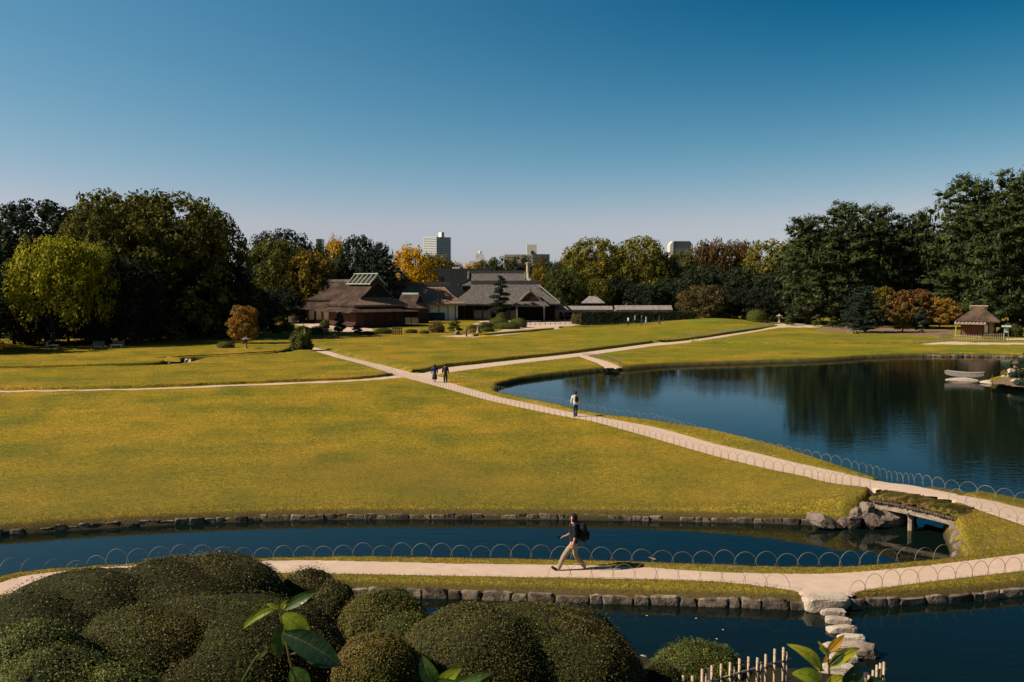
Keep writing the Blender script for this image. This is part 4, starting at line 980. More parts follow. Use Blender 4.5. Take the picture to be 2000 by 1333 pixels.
# small shrine-like hut behind the left stall
c = W(1158, 590, 228); rt = empty('garden_hut', (c.x, 228, 0)); tag(rt, 'small hut with pale green roof behind the left stall', 'hut')
skirt(5.2, 4.2, 1.8, .3, W(0, 592, 226).z, W(0, 579, 226).z).build('roof', M['greymetal'], rt); MB().box((0, 0, 2), (3.6, 3, 4)).build('wall', M['dark'], rt)

def teahouse():
    Y = 156; cx = W(1911, 640, Y).x; rt = empty('teahouse', (cx, Y, 0), R(-28)); rt.scale = (.9, .9, 1); tag(rt, 'small square thatched teahouse at the right of the pond', 'teahouse')
    ez = W(0, 628, Y - 3).z; rz = W(0, 603, Y).z
    s, h, g, un = irimoya(7.0, 6.4, ez, rz + .35, hip=.80, th=.22, curve=-.12, over=.0, n=10)
    rf = s.build('roof', M['thatch_t'], rt); h.build('hip', M['thatch_t'], rf); un.build('eave_underside', M['darkwood'], rf)
    zc = rz - .1
    m = MB(); V = [(x, y, z) for x in (-1.25, 1.25) for y, z in ((-.7, zc - .5), (-.12, zc + .45), (.12, zc + .45), (.7, zc - .5))]
    m.add(V, [(0, 1, 5, 4), (1, 2, 6, 5), (2, 3, 7, 6), (0, 3, 2, 1), (4, 5, 6, 7)]); rc = m.build('ridge_cap', M['thatch_t'], rt)
    MB().tube([(-1.45, 0, zc + .48), (1.45, 0, zc + .48)], .1, 6).build('ridge_rail', M['bamboo'], rc)
    for y in (-.72, .72): MB().tube([(-1.4, y, zc - .45), (1.4, y, zc - .45)], .08, 6).build('ridge_rail', M['bamboo'], rc)
    MB().box((0, .1, ez / 2), (5.2, 4.6, ez)).build('wall', M['ochre'], rt)
    planks(rt, 0, (-2.6, -2.25), (.9, -2.25), .3, ez - .6, 9, M['orangewood'])
    MB().box((1.3, -2.25, ez / 2 + .1), (.62, .1, 1.2)).build('paper_window', M['paper'], rt)
    for x in (-2.6, .95, 1.68, 2.55): MB().box((x, -2.3, ez / 2), (.12, .12, ez)).build('post', M['darkwood'], rt)
    MB().box((2.63, .1, ez / 2 - .2), (.06, 3.4, ez - .7)).build('shaded_door', M['darkwood'], rt)
    for y in (-1.6, 0, 1.8): MB().box((2.68, y, ez / 2), (.1, .12, ez)).build('post', M['darkwood'], rt)
    MB().box((0, .1, .2), (5.6, 5.0, .3)).build('stone_footing', M['stone'], rt)
    pr = MB(); pr.add([(-3.6, -4.2, ez - .42), (1.3, -4.2, ez - .42), (1.3, -2.4, ez - .12), (-3.6, -2.4, ez - .12), (-3.6, -4.2, ez - .5), (1.3, -4.2, ez - .5), (1.3, -2.4, ez - .2), (-3.6, -2.4, ez - .2)], [(0, 1, 2, 3), (4, 5, 6, 7), (0, 1, 5, 4), (1, 2, 6, 5), (0, 3, 7, 4)]); po = pr.build('pent_roof', M['wood'], rt)
    for i in range(9): MB().box((-3.45 + i * .58, -3.3, ez - .22), (.2, 1.84, .06), rx=.165).build('roof_batten', M['slab'], po)
    for x in (-3.3,): MB().tube([(x, -4.0, 0), (x, -4.0, ez - .45)], .08, 6).build('verandah_post', M['bamboo'], rt)
M['thatch_t'] = mat('mossy_thatch', (.085, .058, .044), (.038, .028, .023), 1.8, .95, .9, 6, .1, detail=9, c3=(.12, .08, .055), s3=.6)
teahouse()

def picket(x0, b0, x1, b1, n, hgt, mt, label, rails=2, proud=.0, w_=.07, group=None):
    p0, p1 = G(x0, b0), G(x1, b1); d = p1 - p0; L = d.length; rt = empty('bamboo_fence', p0, math.atan2(d.y, d.x)); tag(rt, label, 'fence', group)
    me = MB().box((0, 0, hgt / 2), (w_, w_, hgt)).mesh('fence_post', mt)
    for i in range(n):
        o = link('fence_post', me, rt); o.location = (L * (i + .5) / n, 0, 0)
    for k in range(rails):
        MB().box((L / 2, -w_ * .8, hgt * (.35 + .4 * k)), (L, w_ * .6, w_ * .8)).build('rail', mt, rt)
picket(1834, 664, 1861, 664, 7, 1.05, M['greymetal'], 'low pale grey picket fence left of the teahouse', 2, w_=.075)
picket(1863, 665.5, 1918, 668, 12, .95, M['wood'], 'low pale picket fence in front of the teahouse door', 2, w_=.075)
picket(1920, 667, 1962, 665.5, 11, 1.0, M['wood'], 'picket fence between the teahouse and the signpost', 2, w_=.075)
picket(563, 634, 592, 631, 8, 1.6, M['wood'], 'grey picket fence at the left end of the sandy yard', 2, w_=.12)
picket(632, 656, 642, 656, 4, 1.5, M['dark_post'], 'small dark gate between the clipped shrubs at the yard', 2, w_=.16)
picket(766, 655, 786, 655, 5, 1.3, M['dark_post'], 'small dark gate under the long house wall', 2, w_=.16)
picket(1030, 637, 1118, 634, 9, 1.1, M['dark_post'], 'thin rope-and-post barrier in front of the entrance yard', 1, w_=.07)
# ------------------------------------------------------------------ the city beyond the trees
M['apt_w'] = mat('white_balconies', (.62, .60, .58), (.55, .53, .52), .1, .7)
M['apt_g'] = mat('grey_glass_wall', (.20, .26, .30), (.12, .16, .19), .35, .4, stretch=(1, 1, 2.5))
M['brown_block'] = mat('brown_concrete', (.36, .30, .25), (.30, .25, .21), .1, .9)
M['navyglass'] = mat('dark_tower_glass', (.05, .065, .075), (.035, .045, .055), .1, .3, spec=.6)
M['palewall'] = mat('pale_tower_wall', (.55, .53, .50), (.48, .47, .45), .1, .8)
M['redsign'] = mat('red_white_sign', (.55, .12, .09), (.7, .6, .58), .4, .7)
def apartment():
    Y = 1700; k = Y / F; z0 = 0; zt = W(0, 463, Y).z; xl, xm, xr = W(822, 0, Y).x, W(850.5, 0, Y).x, W(878, 0, Y).x
    # plan: two faces seen, the left one lit, the right one in shade
    A = (xl, Y + 17); B = (xm, Y); C = (xr, Y + 23); D = (xl + xr - xm, Y + 40)
    rt = empty('apartment_tower', (xm, Y + 10, 0)); tag(rt, 'white high-rise apartment tower with balconies, tallest building on the skyline', 'building')
    q = [(x - xm, y - Y - 10) for x, y in (A, B, C, D)]; ins = [(x * .955, y * .955) for x, y in q]
    MB().prism(ins, 0, zt).build('wall', M['apt_g'], rt)
    nf = 17; fh = zt / nf if False else 2.9; n = int(zt / fh)
    me = MB().prism(q, 0, 1.15).mesh('balcony_floor', M['apt_w'])
    m2 = MB(); m2.prism(q, 0, 1.1)
    for i in range(n):
        o = link('balcony_floor', me, rt); o.location = (0, 0, zt - fh * (i + 1) + 1.8)
    zp = W(0, 453.5, Y).z; px_ = (W(852, 0, Y).x - xm, W(865, 0, Y).x - xm)
    MB().prism([(px_[0] + .8, 8), (px_[0] + 7, -8), (px_[1], 1), (px_[1] - 6, 14)], zt, zp).build('roof_house', M['apt_w'], rt)
apartment()
def block(name, label, x0, x1, top, Y, dep, m, parts=(), rz=0):
    a, b = W(x0, 0, Y).x, W(x1, 0, Y).x; zt = W(0, top, Y).z; rt = empty(name, ((a + b) / 2, Y + dep / 2, 0), rz); tag(rt, label, 'building')
    MB().box((0, 0, zt / 2), (b - a, dep, zt)).build('wall', M[m], rt)
    cx, cy = (a + b) / 2, Y + dep / 2
    for nm, px0, px1, p0, p1, d0, d1, mm in parts:
        xa, xb = W(px0, 0, Y).x - cx, W(px1, 0, Y).x - cx; za, zb = W(0, p1, Y).z, W(0, p0, Y).z
        MB().box(((xa + xb) / 2, -dep / 2 + (d0 + d1) / 2, (za + zb) / 2), (xb - xa, d1 - d0, zb - za)).build(nm, M[mm], rt)
    return rt
# domed white tower
rt = block('domed_tower_building', 'white building with a stepped tower carrying a small round dome', 915, 958, 510, 700, 14, 'palewall',
  [('tower', 928, 942.5, 496.5, 512, 1, 8, 'apt_w'), ('side_block', 938, 945, 503.5, 512, -1, 6, 'palewall'), ('annex', 938, 955, 508, 520, -2, 5, 'apt_w')])
Y = 700; c = Vector(((W(936.5, 0, Y).x) - rt.location.x, -3, W(0, 493.5, Y).z)); m = MB(); m.lathe([(r_, z_) for r_, z_ in ((.6, -1.4), (.8, -.6), (1.15, 0), (1.2, .4), (.95, 1.0), (.4, 1.35), (.02, 1.42))], 12, c); m.build('dome', M['apt_w'], rt, True)
# brown office block with tall stair tower
rt = block('office_block', 'brown concrete office block with a tall square lift tower', 985, 1074, 497.5, 520, 22, 'brown_block',
  [('lift_tower', 1029.5, 1049, 478, 498, 1, 12, 'palewall'), ('dark_wing', 1041, 1074.6, 497, 520, -.6, 6, 'navyglass'), ('tower_opening', 1038, 1042, 490, 497, .6, 1.4, 'dark')])
for i in range(5):
    x = W(991 + i * 5, 0, 520).x - rt.location.x; MB().box((x, -11.05, W(0, 503, 520).z), (.6, .2, .6)).build('window', M['navyglass'], rt)
for i in range(3):
    x = W(1026 + i * 5, 0, 520).x - rt.location.x; MB().box((x, -11.05, W(0, 502.5, 520).z), (.5, .2, .6)).build('window', M['navyglass'], rt)
for r_ in range(2):
    for i in range(3):
        x = W(1046 + i * 9, 0, 520).x - rt.location.x; MB().box((x, -11.75, W(0, 503 + 6 * r_, 520).z), (1.7, .2, .8)).build('window', M['glass'], rt)
# right white roof block with red sign
rt = block('sign_building', 'low white building with red-and-white sign block on its roof', 1111, 1146, 512, 560, 12, 'palewall',
  [('roof_house', 1128, 1143, 493, 513, 2, 7, 'apt_w'), ('sign_panel', 1128.3, 1133, 502, 511, 1.7, 1.98, 'redsign'), ('sign_panel', 1128.3, 1142.5, 493.5, 498, 1.7, 1.98, 'redsign'), ('window', 1114, 1132, 516, 522, -.1, .1, 'dark')])
# dark glass tower with chamfered top
Y = 800; a, b, zt = W(1311, 0, Y).x, W(1355.5, 0, Y).x, W(0, 472, Y).z; rt = empty('glass_tower', ((a + b) / 2, Y, 0)); tag(rt, 'dark glass office tower with chamfered top corners and pale left edge', 'building')
hw = (b - a) / 2; ch = 2.4; prof = [(-hw, 0), (hw, 0), (hw, zt - ch * 1.2), (hw - ch, zt), (-hw + ch, zt), (-hw, zt - ch * 1.2)]
m = MB(); V = [(x, y, z) for y in (-6, 8) for x, z in prof]; m.add(V, [tuple(range(6)), tuple(range(6, 12))] + [(i, (i + 1) % 6, 6 + (i + 1) % 6, 6 + i) for i in range(6)]); m.build('wall', M['navyglass'], rt)
m = MB(); pr = [(-hw - .05, 0), (-hw + 2.6, 0), (-hw + 2.6, zt - 1.2), (-hw + ch + 1.4, zt + .15), (-hw + ch - .2, zt + .15), (-hw - .05, zt - ch * 1.2)]
V = [(x, y, z) for y in (-6.3, 8.3) for x, z in pr]; m.add(V, [tuple(range(6)), tuple(range(6, 12))] + [(i, (i + 1) % 6, 6 + (i + 1) % 6, 6 + i) for i in range(6)]); m.build('pale_frame', M['palewall'], rt)
MB().box((1.5, -6.1, zt - 9), (12.5, .3, 7)).build('window_band', M['glass'], rt)
MB().box((hw - 1, -6.2, zt - 12), (.5, .3, 18)).build('pale_mullion', M['palewall'], rt)
block('roof_shed', 'tiny dark rooftop above the trees left of the yellow ginkgo', 612, 623, 467, 420, 6, 'navyglass')
block('pale_house', 'small pale house wall showing below the white apartment tower', 858, 866, 500, 420, 8, 'palewall')
# stone column behind the tiled house
Y = 268; c = W(1031, 540, Y); rt = empty('stone_column', (c.x, Y, 0)); tag(rt, 'white stone column with carved base rising behind the tiled roof', 'column')
zb, zt = W(0, 549, Y).z, W(0, 514, Y).z
MB().lathe([(1.8, 0), (1.8, zb), (1.1, zb + .5), (.55, zb + .9), (.42, zt - .6), (.6, zt - .2), (.75, zt), (.1, zt + .15)], 10).build('shaft', M['slab'], rt, True)
MB().box((0, 0, zb - .2), (4.4, 4.4, .5)).build('base', M['slab'], rt)
# lamp mast over the trees
Y = 252; c = W(1427, 520, Y); rt = empty('lamp_mast', (c.x, Y, 0)); tag(rt, 'mast with floodlights and loudspeakers above the dark trees', 'mast')
zt = W(0, 500, Y).z; MB().tube([(0, 0, 0), (0, 0, zt)], .12, 6).build('pole', M['greymetal'], rt)
for i, (dx, dz) in enumerate(((-.8, -.4), (.8, -.4), (-.8, -1.1), (.55, -1.1))):
    MB().tube([(0, 0, zt + dz - .2), (dx, -.3, zt + dz)], .05, 5).build('arm', M['greymetal'], rt)
    MB().box((dx, -.4, zt + dz), (.5, .35, .4)).build('lamp_head', M['palewall'], rt)
MB().lathe([(.05, 0), (.5, .35), (.52, .45), (.1, .5)], 10, (0, -.3, zt - 1.6)).build('horn', M['greymetal'], rt)
MB().box((0, -.2, zt - 2.4), (.5, .3, .7)).build('control_box', M['palewall'], rt)

# ------------------------------------------------------------------ hoop fences
def hoop_mesh(step, h=.44, seg=14, r=.0074):
    a = step * .56; mb = MB(); mb.tube([(a * math.cos(PI * i / seg), 0, -.05 + (h + .05) * math.sin(PI * i / seg) ** .85) for i in range(seg + 1)], r, 4); return mb.mesh('hoop', M['hoop'], True)
HM = [hoop_mesh(.62, .44 + d) for d in (-.02, 0, .025)]
HS = hoop_mesh(.62, .46, 8, .022)
def hoops(pts, label, merge=False, raise_=0., step=.62, fixz=None):
    w_ = [P(a, b) for a, b in pts]; w_ = [(p.x, p.y) for p in w_]; w_ = bez(w_, False, 4)
    pos = []; acc = 0; 
    seg = [(Vector(w_[i]), Vector(w_[i + 1])) for i in range(len(w_) - 1)]
    for a, b in seg:
        L = (b - a).length
        while acc < L:
            pos.append((a + (b - a) * (acc / L), math.atan2(b.y - a.y, b.x - a.x))); acc += step
        acc -= L
    X = np.array([p.x for p, _ in pos]); Yv = np.array([p.y for p, _ in pos]); Z = land(X, Yv) + raise_
    if fixz is not None: Z = np.maximum(Z, base_np(X, Yv))
    c = Vector((X.mean(), Yv.mean(), 0)); rt = empty('hoop_fence', c); tag(rt, label, 'hoop fence', 'low bamboo hoop fences along the paths')
    g = random.Random(len(pos))
    if merge:
        mb = MB(); v0 = [Vector(v.co) for v in HS.vertices]; f0 = [tuple(p.vertices) for p in HS.polygons]
        for (p, a), z in zip(pos, Z):
            Mx = Matrix.Translation((p.x - c.x, p.y - c.y, z)) @ Matrix.Rotation(a + g.uniform(-.1, .1), 4, 'Z'); mb.add([Mx @ q for q in v0], f0)
        tag(mb.build('hoop_row', M['hoop'], rt), kind='stuff')
    else:
        for (p, a), z in zip(pos, Z):
            o = link('hoop', g.choice(HM), rt); o.location = (p.x - c.x, p.y - c.y, z + g.uniform(-.02, .02)); o.rotation_euler = (g.uniform(-.05, .05), 0, a + g.uniform(-.07, .07))
hoops([(-60, 1146), (0, 1129), (24, 1124), (70, 1114), (112, 1107), (157, 1103), (241, 1103), (350, 1096), (451, 1090), (600, 1087), (700, 1087), (850, 1090), (1000, 1093), (1150, 1096), (1300, 1099), (1400, 1104), (1550, 1109), (1640, 1110), (1700, 1107), (1780, 1101), (1860, 1094), (1914, 1087), (1968, 1073), (2000, 1062), (2060, 1050)], 'hoop fence along the channel side of the near path')
hoops([(1093, 1129), (1147, 1130), (1258, 1134), (1336, 1136), (1422, 1139), (1509, 1149), (1550, 1156)], 'hoop fence on the turf edge between the walking man and the stepping stones')
hoops([(1674, 1158), (1713, 1151), (1790, 1141), (1863, 1134), (1934, 1124), (2000, 1115), (2080, 1107)], 'hoop fence on the turf edge right of the stepping stones')
hoops([(x, y + 1.2) for x, y in main_low if x > 640], 'long hoop fence on the lawn side of the path to the bridge')
hoops([(868, 737), (890, 743), (940, 754), (975, 765), (1030, 779), (1105, 794), (1155, 805), (1205, 815), (1255, 822), (1280, 826), (1350, 845), (1450, 872), (1550, 893), (1620, 908), (1670, 919), (1730, 937), (1802, 949), (1883, 964), (1970, 983), (2040, 1000)], 'long hoop fence on the pond side of the path', fixz=1)
hoops([(822, 728), (870, 716.5), (930, 710), (1030, 699), (1130, 688), (1275, 669)], 'hoop fence on the turf bank of the middle lawn')
hoops([(1297, 668.5), (1350, 662.5), (1450, 647.5), (1518, 636)], 'hoop fence on the turf bank towards the pine grove', merge=True)
hoops([(800, 725), (740, 710), (680, 696), (618, 678.5)], 'hoop fence on the far side of the path to the thatched house')
hoops([(768, 733.5), (700, 740), (600, 744.5), (500, 748.5), (400, 752.5), (250, 757.5), (0, 761.5), (-80, 763)], 'hoop fence along the narrow path on the left')
hoops([(925, 656), (1000, 650), (1083, 643)], 'hoop fence before the clipped shrub cluster', merge=True)
hoops([(1092, 640.5), (1200, 637), (1300, 634.5), (1400, 634), (1505, 635)], 'hoop fence along the far edge of the lawn by the hedge', merge=True)
hoops([(1350, 668), (1500, 670.5), (1700, 671.3), (1786, 671.5)], 'hoop fence along the turf edge towards the teahouse', merge=True)
hoops([(1780, 672), (1820, 668.5), (1855, 666)], 'short hoop fence left of the teahouse fence', merge=True)
hoops([(1139, 694), (1165, 700), (1195, 706), (1214, 715)], 'short hoop fence beside the pond steps', merge=True)

# turf banks: the raised, cut edges of the lawns
def turf(pts, h0, h1, wid, label):
    w_ = bez([tuple(P(a, b)[:2]) for a, b in pts], False, 6); V = []; n = len(w_); g = random.Random(n)
    for i, (x, y) in enumerate(w_):
        a = Vector(w_[max(i - 1, 0)]); b = Vector(w_[min(i + 1, n - 1)]); t = (b - a).normalized(); nn = Vector((-t.y, t.x)); nn = nn if nn.y > 0 else -nn
        j = g.uniform(-.04, .04); hh = h1 + g.uniform(-.03, .03)
        e = (nn.x * wid, nn.y * wid)
        V += [(x + nn.x * j, y + nn.y * j, h0), (x + nn.x * (j + .05), y + nn.y * (j + .05), hh * .8), (x + nn.x * .18, y + nn.y * .18, hh), (x + e[0], y + e[1], h1 - .06)]
    Fc = [(4 * i + k, 4 * i + 4 + k, 4 * i + 5 + k, 4 * i + 1 + k) for i in range(n - 1) for k in range(3)]
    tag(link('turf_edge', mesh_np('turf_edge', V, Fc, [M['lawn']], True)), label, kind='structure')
turf(ne_up[::-1][:6] if False else [(822, 729), (870, 718), (930, 711.5), (1030, 700.5), (1130, 689.5), (1275, 670.5)], -.08, .34, 1.6, 'cut turf edge along the middle lawn')
turf([(1297, 669.5), (1350, 664), (1450, 649), (1520, 637)], -.08, .34, 1.8, 'cut turf edge towards the pine grove')
turf([(0, 763), (250, 759), (400, 753.5), (500, 749.5), (600, 745.5), (700, 741), (768, 734)], -.08, .24, 1.2, 'cut turf edge above the narrow path on the left')
turf([(-50, 721), (0, 720), (150, 716.5), (300, 712), (322, 709)], -.3, .22, 1.6, 'cut turf edge along the little stream at far left')
turf([(322, 708.5), (324, 701), (345, 699), (380, 696.5), (470, 692.5), (540, 687.5)], -.5, .16, 1.6, 'cut turf edge behind the stream bend')
turf([(925, 657.5), (1000, 651.5), (1083, 644.5)], -.08, .30, 1.6, 'cut turf edge before the clipped shrubs')
turf([(935, 658.5), (1050, 664), (1200, 668.5), (1268, 669.3)], -.1, .33, 1.2, 'faint turf step across the middle lawn')
turf([(1092, 641.5), (1200, 638), (1300, 635.5), (1400, 635), (1505, 636)], -.08, .30, 1.6, 'far turf edge by the hedge')
turf([(1350, 669.5), (1500, 672), (1700, 672.8), (1786, 673)], -.08, .26, 1.6, 'cut turf edge towards the teahouse')
# ------------------------------------------------------------------ stones
def rock_mesh(seed, sx=1., sy=1., sz=1., rough=.22, sub=2, m='rock', box=.0):
    g = np.random.default_rng(seed); bm = bmesh.new(); bmesh.ops.create_icosphere(bm, subdivisions=sub, radius=1)
    dirs = g.normal(0, 1, (14, 3)); dirs /= np.linalg.norm(dirs, axis=1, keepdims=True); off = g.uniform(.52, .85, 14) + (box > .6) * .5
    for v in bm.verts:
        p = np.array(v.co[:])
        if box: p = np.sign(p) * np.abs(p) ** (1 - box)
        for d, o in zip(dirs, off):
            t = p @ d
            if t > o: p = p - d * (t - o) * .95
        p = p * (1 + g.normal(0, rough * .16)); v.co = Vector(p * (sx, sy, sz))
    me = bpy.data.meshes.new('stone'); bm.to_mesh(me); bm.free(); me.materials.append(M[m]); me.polygons.foreach_set('use_smooth', np.zeros(len(me.polygons), bool)); return me
STN = [rock_mesh(40 + i, 1, 1, 1, .35, 2, 'stone', .68) for i in range(7)]
def stone_row(pts, label, name, length, height, depth, z, lim=300, smooth=3, jit=.2, shift=0.):
    w_ = bez([tuple(P(a, b, WZ)[:2]) for a, b in pts], False, smooth); c = Vector((*w_[len(w_) // 2], z)); rt = empty(name, c); tag(rt, label, 'stone wall'); g = random.Random(len(w_) + int(pts[0][0])); cnt = 0
    acc = 0.; nxt = length
    for i in range(len(w_) - 1):
        a, b = Vector(w_[i]), Vector(w_[i + 1]); L = (b - a).length; t = (b - a) / L; n = Vector((-t.y, t.x)); n = n if n.y > 0 else -n
        while acc < L and cnt < lim:
            s = length * g.uniform(.5, 1.6); p = a + t * (acc + s / 2) + n * (shift + g.uniform(-.03, .03))
            o = link('stone', g.choice(STN), rt); o.location = (p.x - c.x, p.y - c.y, g.uniform(-.02, .02)); o.scale = (s * .50, depth, height * g.uniform(.75, 1.25))
            o.rotation_euler = (g.uniform(-.08, .08), g.uniform(-.06, .06), math.atan2(t.y, t.x) + g.uniform(-.06, .06) + (PI if g.random() < .5 else 0)); acc += s; cnt += 1
        acc -= L
    return rt
stone_row([(600, 1163), (700, 1164), (820, 1167), (1000, 1172), (1150, 1177), (1300, 1181), (1450, 1186), (1566, 1190)], 'row of squared edging stones below the turf left of the stepping stones', 'stone_edging', .60, .20, .085, WZ + .05, shift=-.02)
stone_row([(1660, 1190), (1775, 1181), (1900, 1173), (2000, 1164), (2120, 1155)], 'row of edging stones below the turf right of the stepping stones', 'stone_edging', .55, .20, .085, WZ + .05, shift=-.02)
stone_row([(-60, 1052), (0, 1046), (150, 1035), (350, 1024), (500, 1018), (700, 1014), (900, 1014), (1090, 1015), (1250, 1017), (1400, 1020), (1550, 1024), (1590, 1026)], 'low stone edging along the big front lawn on the far side of the channel', 'stone_edging', .42, .16, .055, WZ + .04, shift=-.02)
stone_row([(1800, 697), (1850, 697.5), (1900, 697.5), (1976, 699), (2080, 702)], 'pebbly stone edging on the far pond bank near the teahouse', 'stone_edging', .55, .2, .13, WZ + .08, shift=.0)
def boulder(name, px, py, z, s, rz, seed, label, m='rock', cat='rock', group=None, grp=None, tilt=0, rough=.2, box=0.):
    p = P(px, py, z); o = link(name, rock_mesh(seed, s[0], s[1], s[2], rough, 3, m, box)); o.location = (p.x, p.y, z); o.rotation_euler = (0, tilt, rz); tag(o, label, cat, group); return o
bg_ = 'boulders at the bridge'
boulder('rock', 1612, 1019, -.12, (.72, .42, .34), -.25, 60, 'long reddish boulder lying at the left end of the bridge rocks', group=bg_, tilt=.3)
boulder('rock', 1648, 1024, -.25, (.32, .28, .28), 0, 61, 'small rock between the long boulder and the knobbly one', group=bg_)
boulder('rock', 1664, 1021, -.18, (.50, .40, .40), .3, 62, 'knobbly pale boulder standing in the water near the bridge', group=bg_)
boulder('rock', 1694, 993, .30, (.40, .36, .40), .8, 63, 'upright purple-brown boulder under the left end of the bridge', group=bg_)
boulder('rock', 1702, 1018, -.12, (.55, .38, .42), .2, 64, 'large boulder below the upright one at the bridge abutment', group=bg_)
boulder('rock', 1676, 1010, .0, (.42, .34, .36), .2, 67, 'boulder wedged in turf beside the bridge abutment', group=bg_)
boulder('rock', 1740, 1012, -.1, (.75, .35, .50), .3, 68, 'dark boulder in the shade under the bridge', group=bg_)
boulder('rock', 1772, 1003, -.05, (.7, .35, .55), .5, 69, 'dark abutment boulder deepest under the bridge', group=bg_)
boulder('rock', 1870, 1052, -.02, (.28, .42, .46), .2, 65, 'tall boulder at the right end of the bridge', group=bg_)
boulder('rock', 1877, 1076, -.2, (.27, .34, .40), .5, 66, 'pale boulder nearest the camera right of the bridge opening', group=bg_)
boulder('rock', 1866, 1032, .15, (.20, .24, .26), .5, 70, 'small stone under the right end of the bridge beam', group=bg_)
boulder('rock', 1868, 1090, -.32, (.25, .25, .25), .9, 73, 'small stone at the waterline right of the bridge', group=bg_)

# landing stone and stepping stones
boulder('landing_stone', 1612, 1177, -.19, (.64, .34, .22), .05, 71, 'flat pale landing stone at the path edge', 'slab', 'stone', box=.65, rough=.14)
ss_ = 'stepping stones across the near channel'
for i, (x, y, sx, sy, lab) in enumerate([
 (1627, 1200, .36, .22, 'first stepping stone beyond the landing stone'), (1638, 1216, .38, .24, 'second stepping stone from the landing stone'), (1644, 1233, .45, .26, 'third stepping stone, wide and pale'),
 (1662, 1251, .38, .24, 'fourth stepping stone, partly behind the orange leaf'), (1652, 1268, .62, .28, 'broad stepping stone in the middle of the crossing'),
 (1648, 1290, .36, .26, 'stepping stone behind the yellow-green leaf'), (1640, 1309, .42, .27, 'squared stepping stone near the bamboo fence'), (1622, 1328, .42, .27, 'last visible stepping stone at the bottom edge'), (1604, 1345, .4, .26, 'stepping stone cut by the bottom edge')]):
    boulder('stepping_stone', x, y, WZ + .0, (sx * .9, sy * .62, .15), random.uniform(-.2, .2), 80 + i, lab, 'slab', 'stepping stone', ss_, box=.62, rough=.16)
boulder('rock', 1688, 1276, WZ + .05, (.42, .34, .28), -.2, 92, 'dark spotted rock beside the broad stepping stone', 'rock')
boulder('rock', 1254, 1298, WZ + .1, (.35, .3, .2), 0, 93, 'pale flat rock at the foot of the big clipped dome', 'slab')
# steps down to the pond
c = P(1196, 718, -.1); c = P(1192, 717, -.1); rt = empty('pond_steps', c, -.35); tag(rt, 'stone steps going down to the pond', 'steps')
for i in range(3): MB().box((0, -i * .6, -.02 - i * .12), (1.9 + i * .2, .6, .12)).build('step', M['slab'], rt)
# little white stones in the stream bend
for x, y, l in ((330, 709, 'white stone at the left of the stream bend'), (365, 705, 'upright pale stone in the stream bend'), (372, 707, 'pale stone at the right of the stream bend')):
    boulder('stone', x, y, -.05, (.3, .25, .35), 0, 100 + x, l, 'slab', 'stone')
for x, y, s, l in ((1661, 649, 1.0, 'pale boulder left of the broken trunk pine'), (1672, 651, .7, 'grey boulder at the foot of the broken trunk pine'), (1799, 648, .9, 'boulder under the thin grey-stemmed tree'), (893, 652, 1.2, 'flat pale rock before the brownish shrub'), (713, 654, .8, 'rock at the turf edge by the small gate'), (655, 660, .9, 'pale rock at the shaded stream bank'), (741, 661, .8, 'pale flat rock under the clipped shrubs')):
    boulder('boulder', x, y, .15, (s, s * .6, s * .55), x * .1, 200 + x, l, 'stone', 'rock')

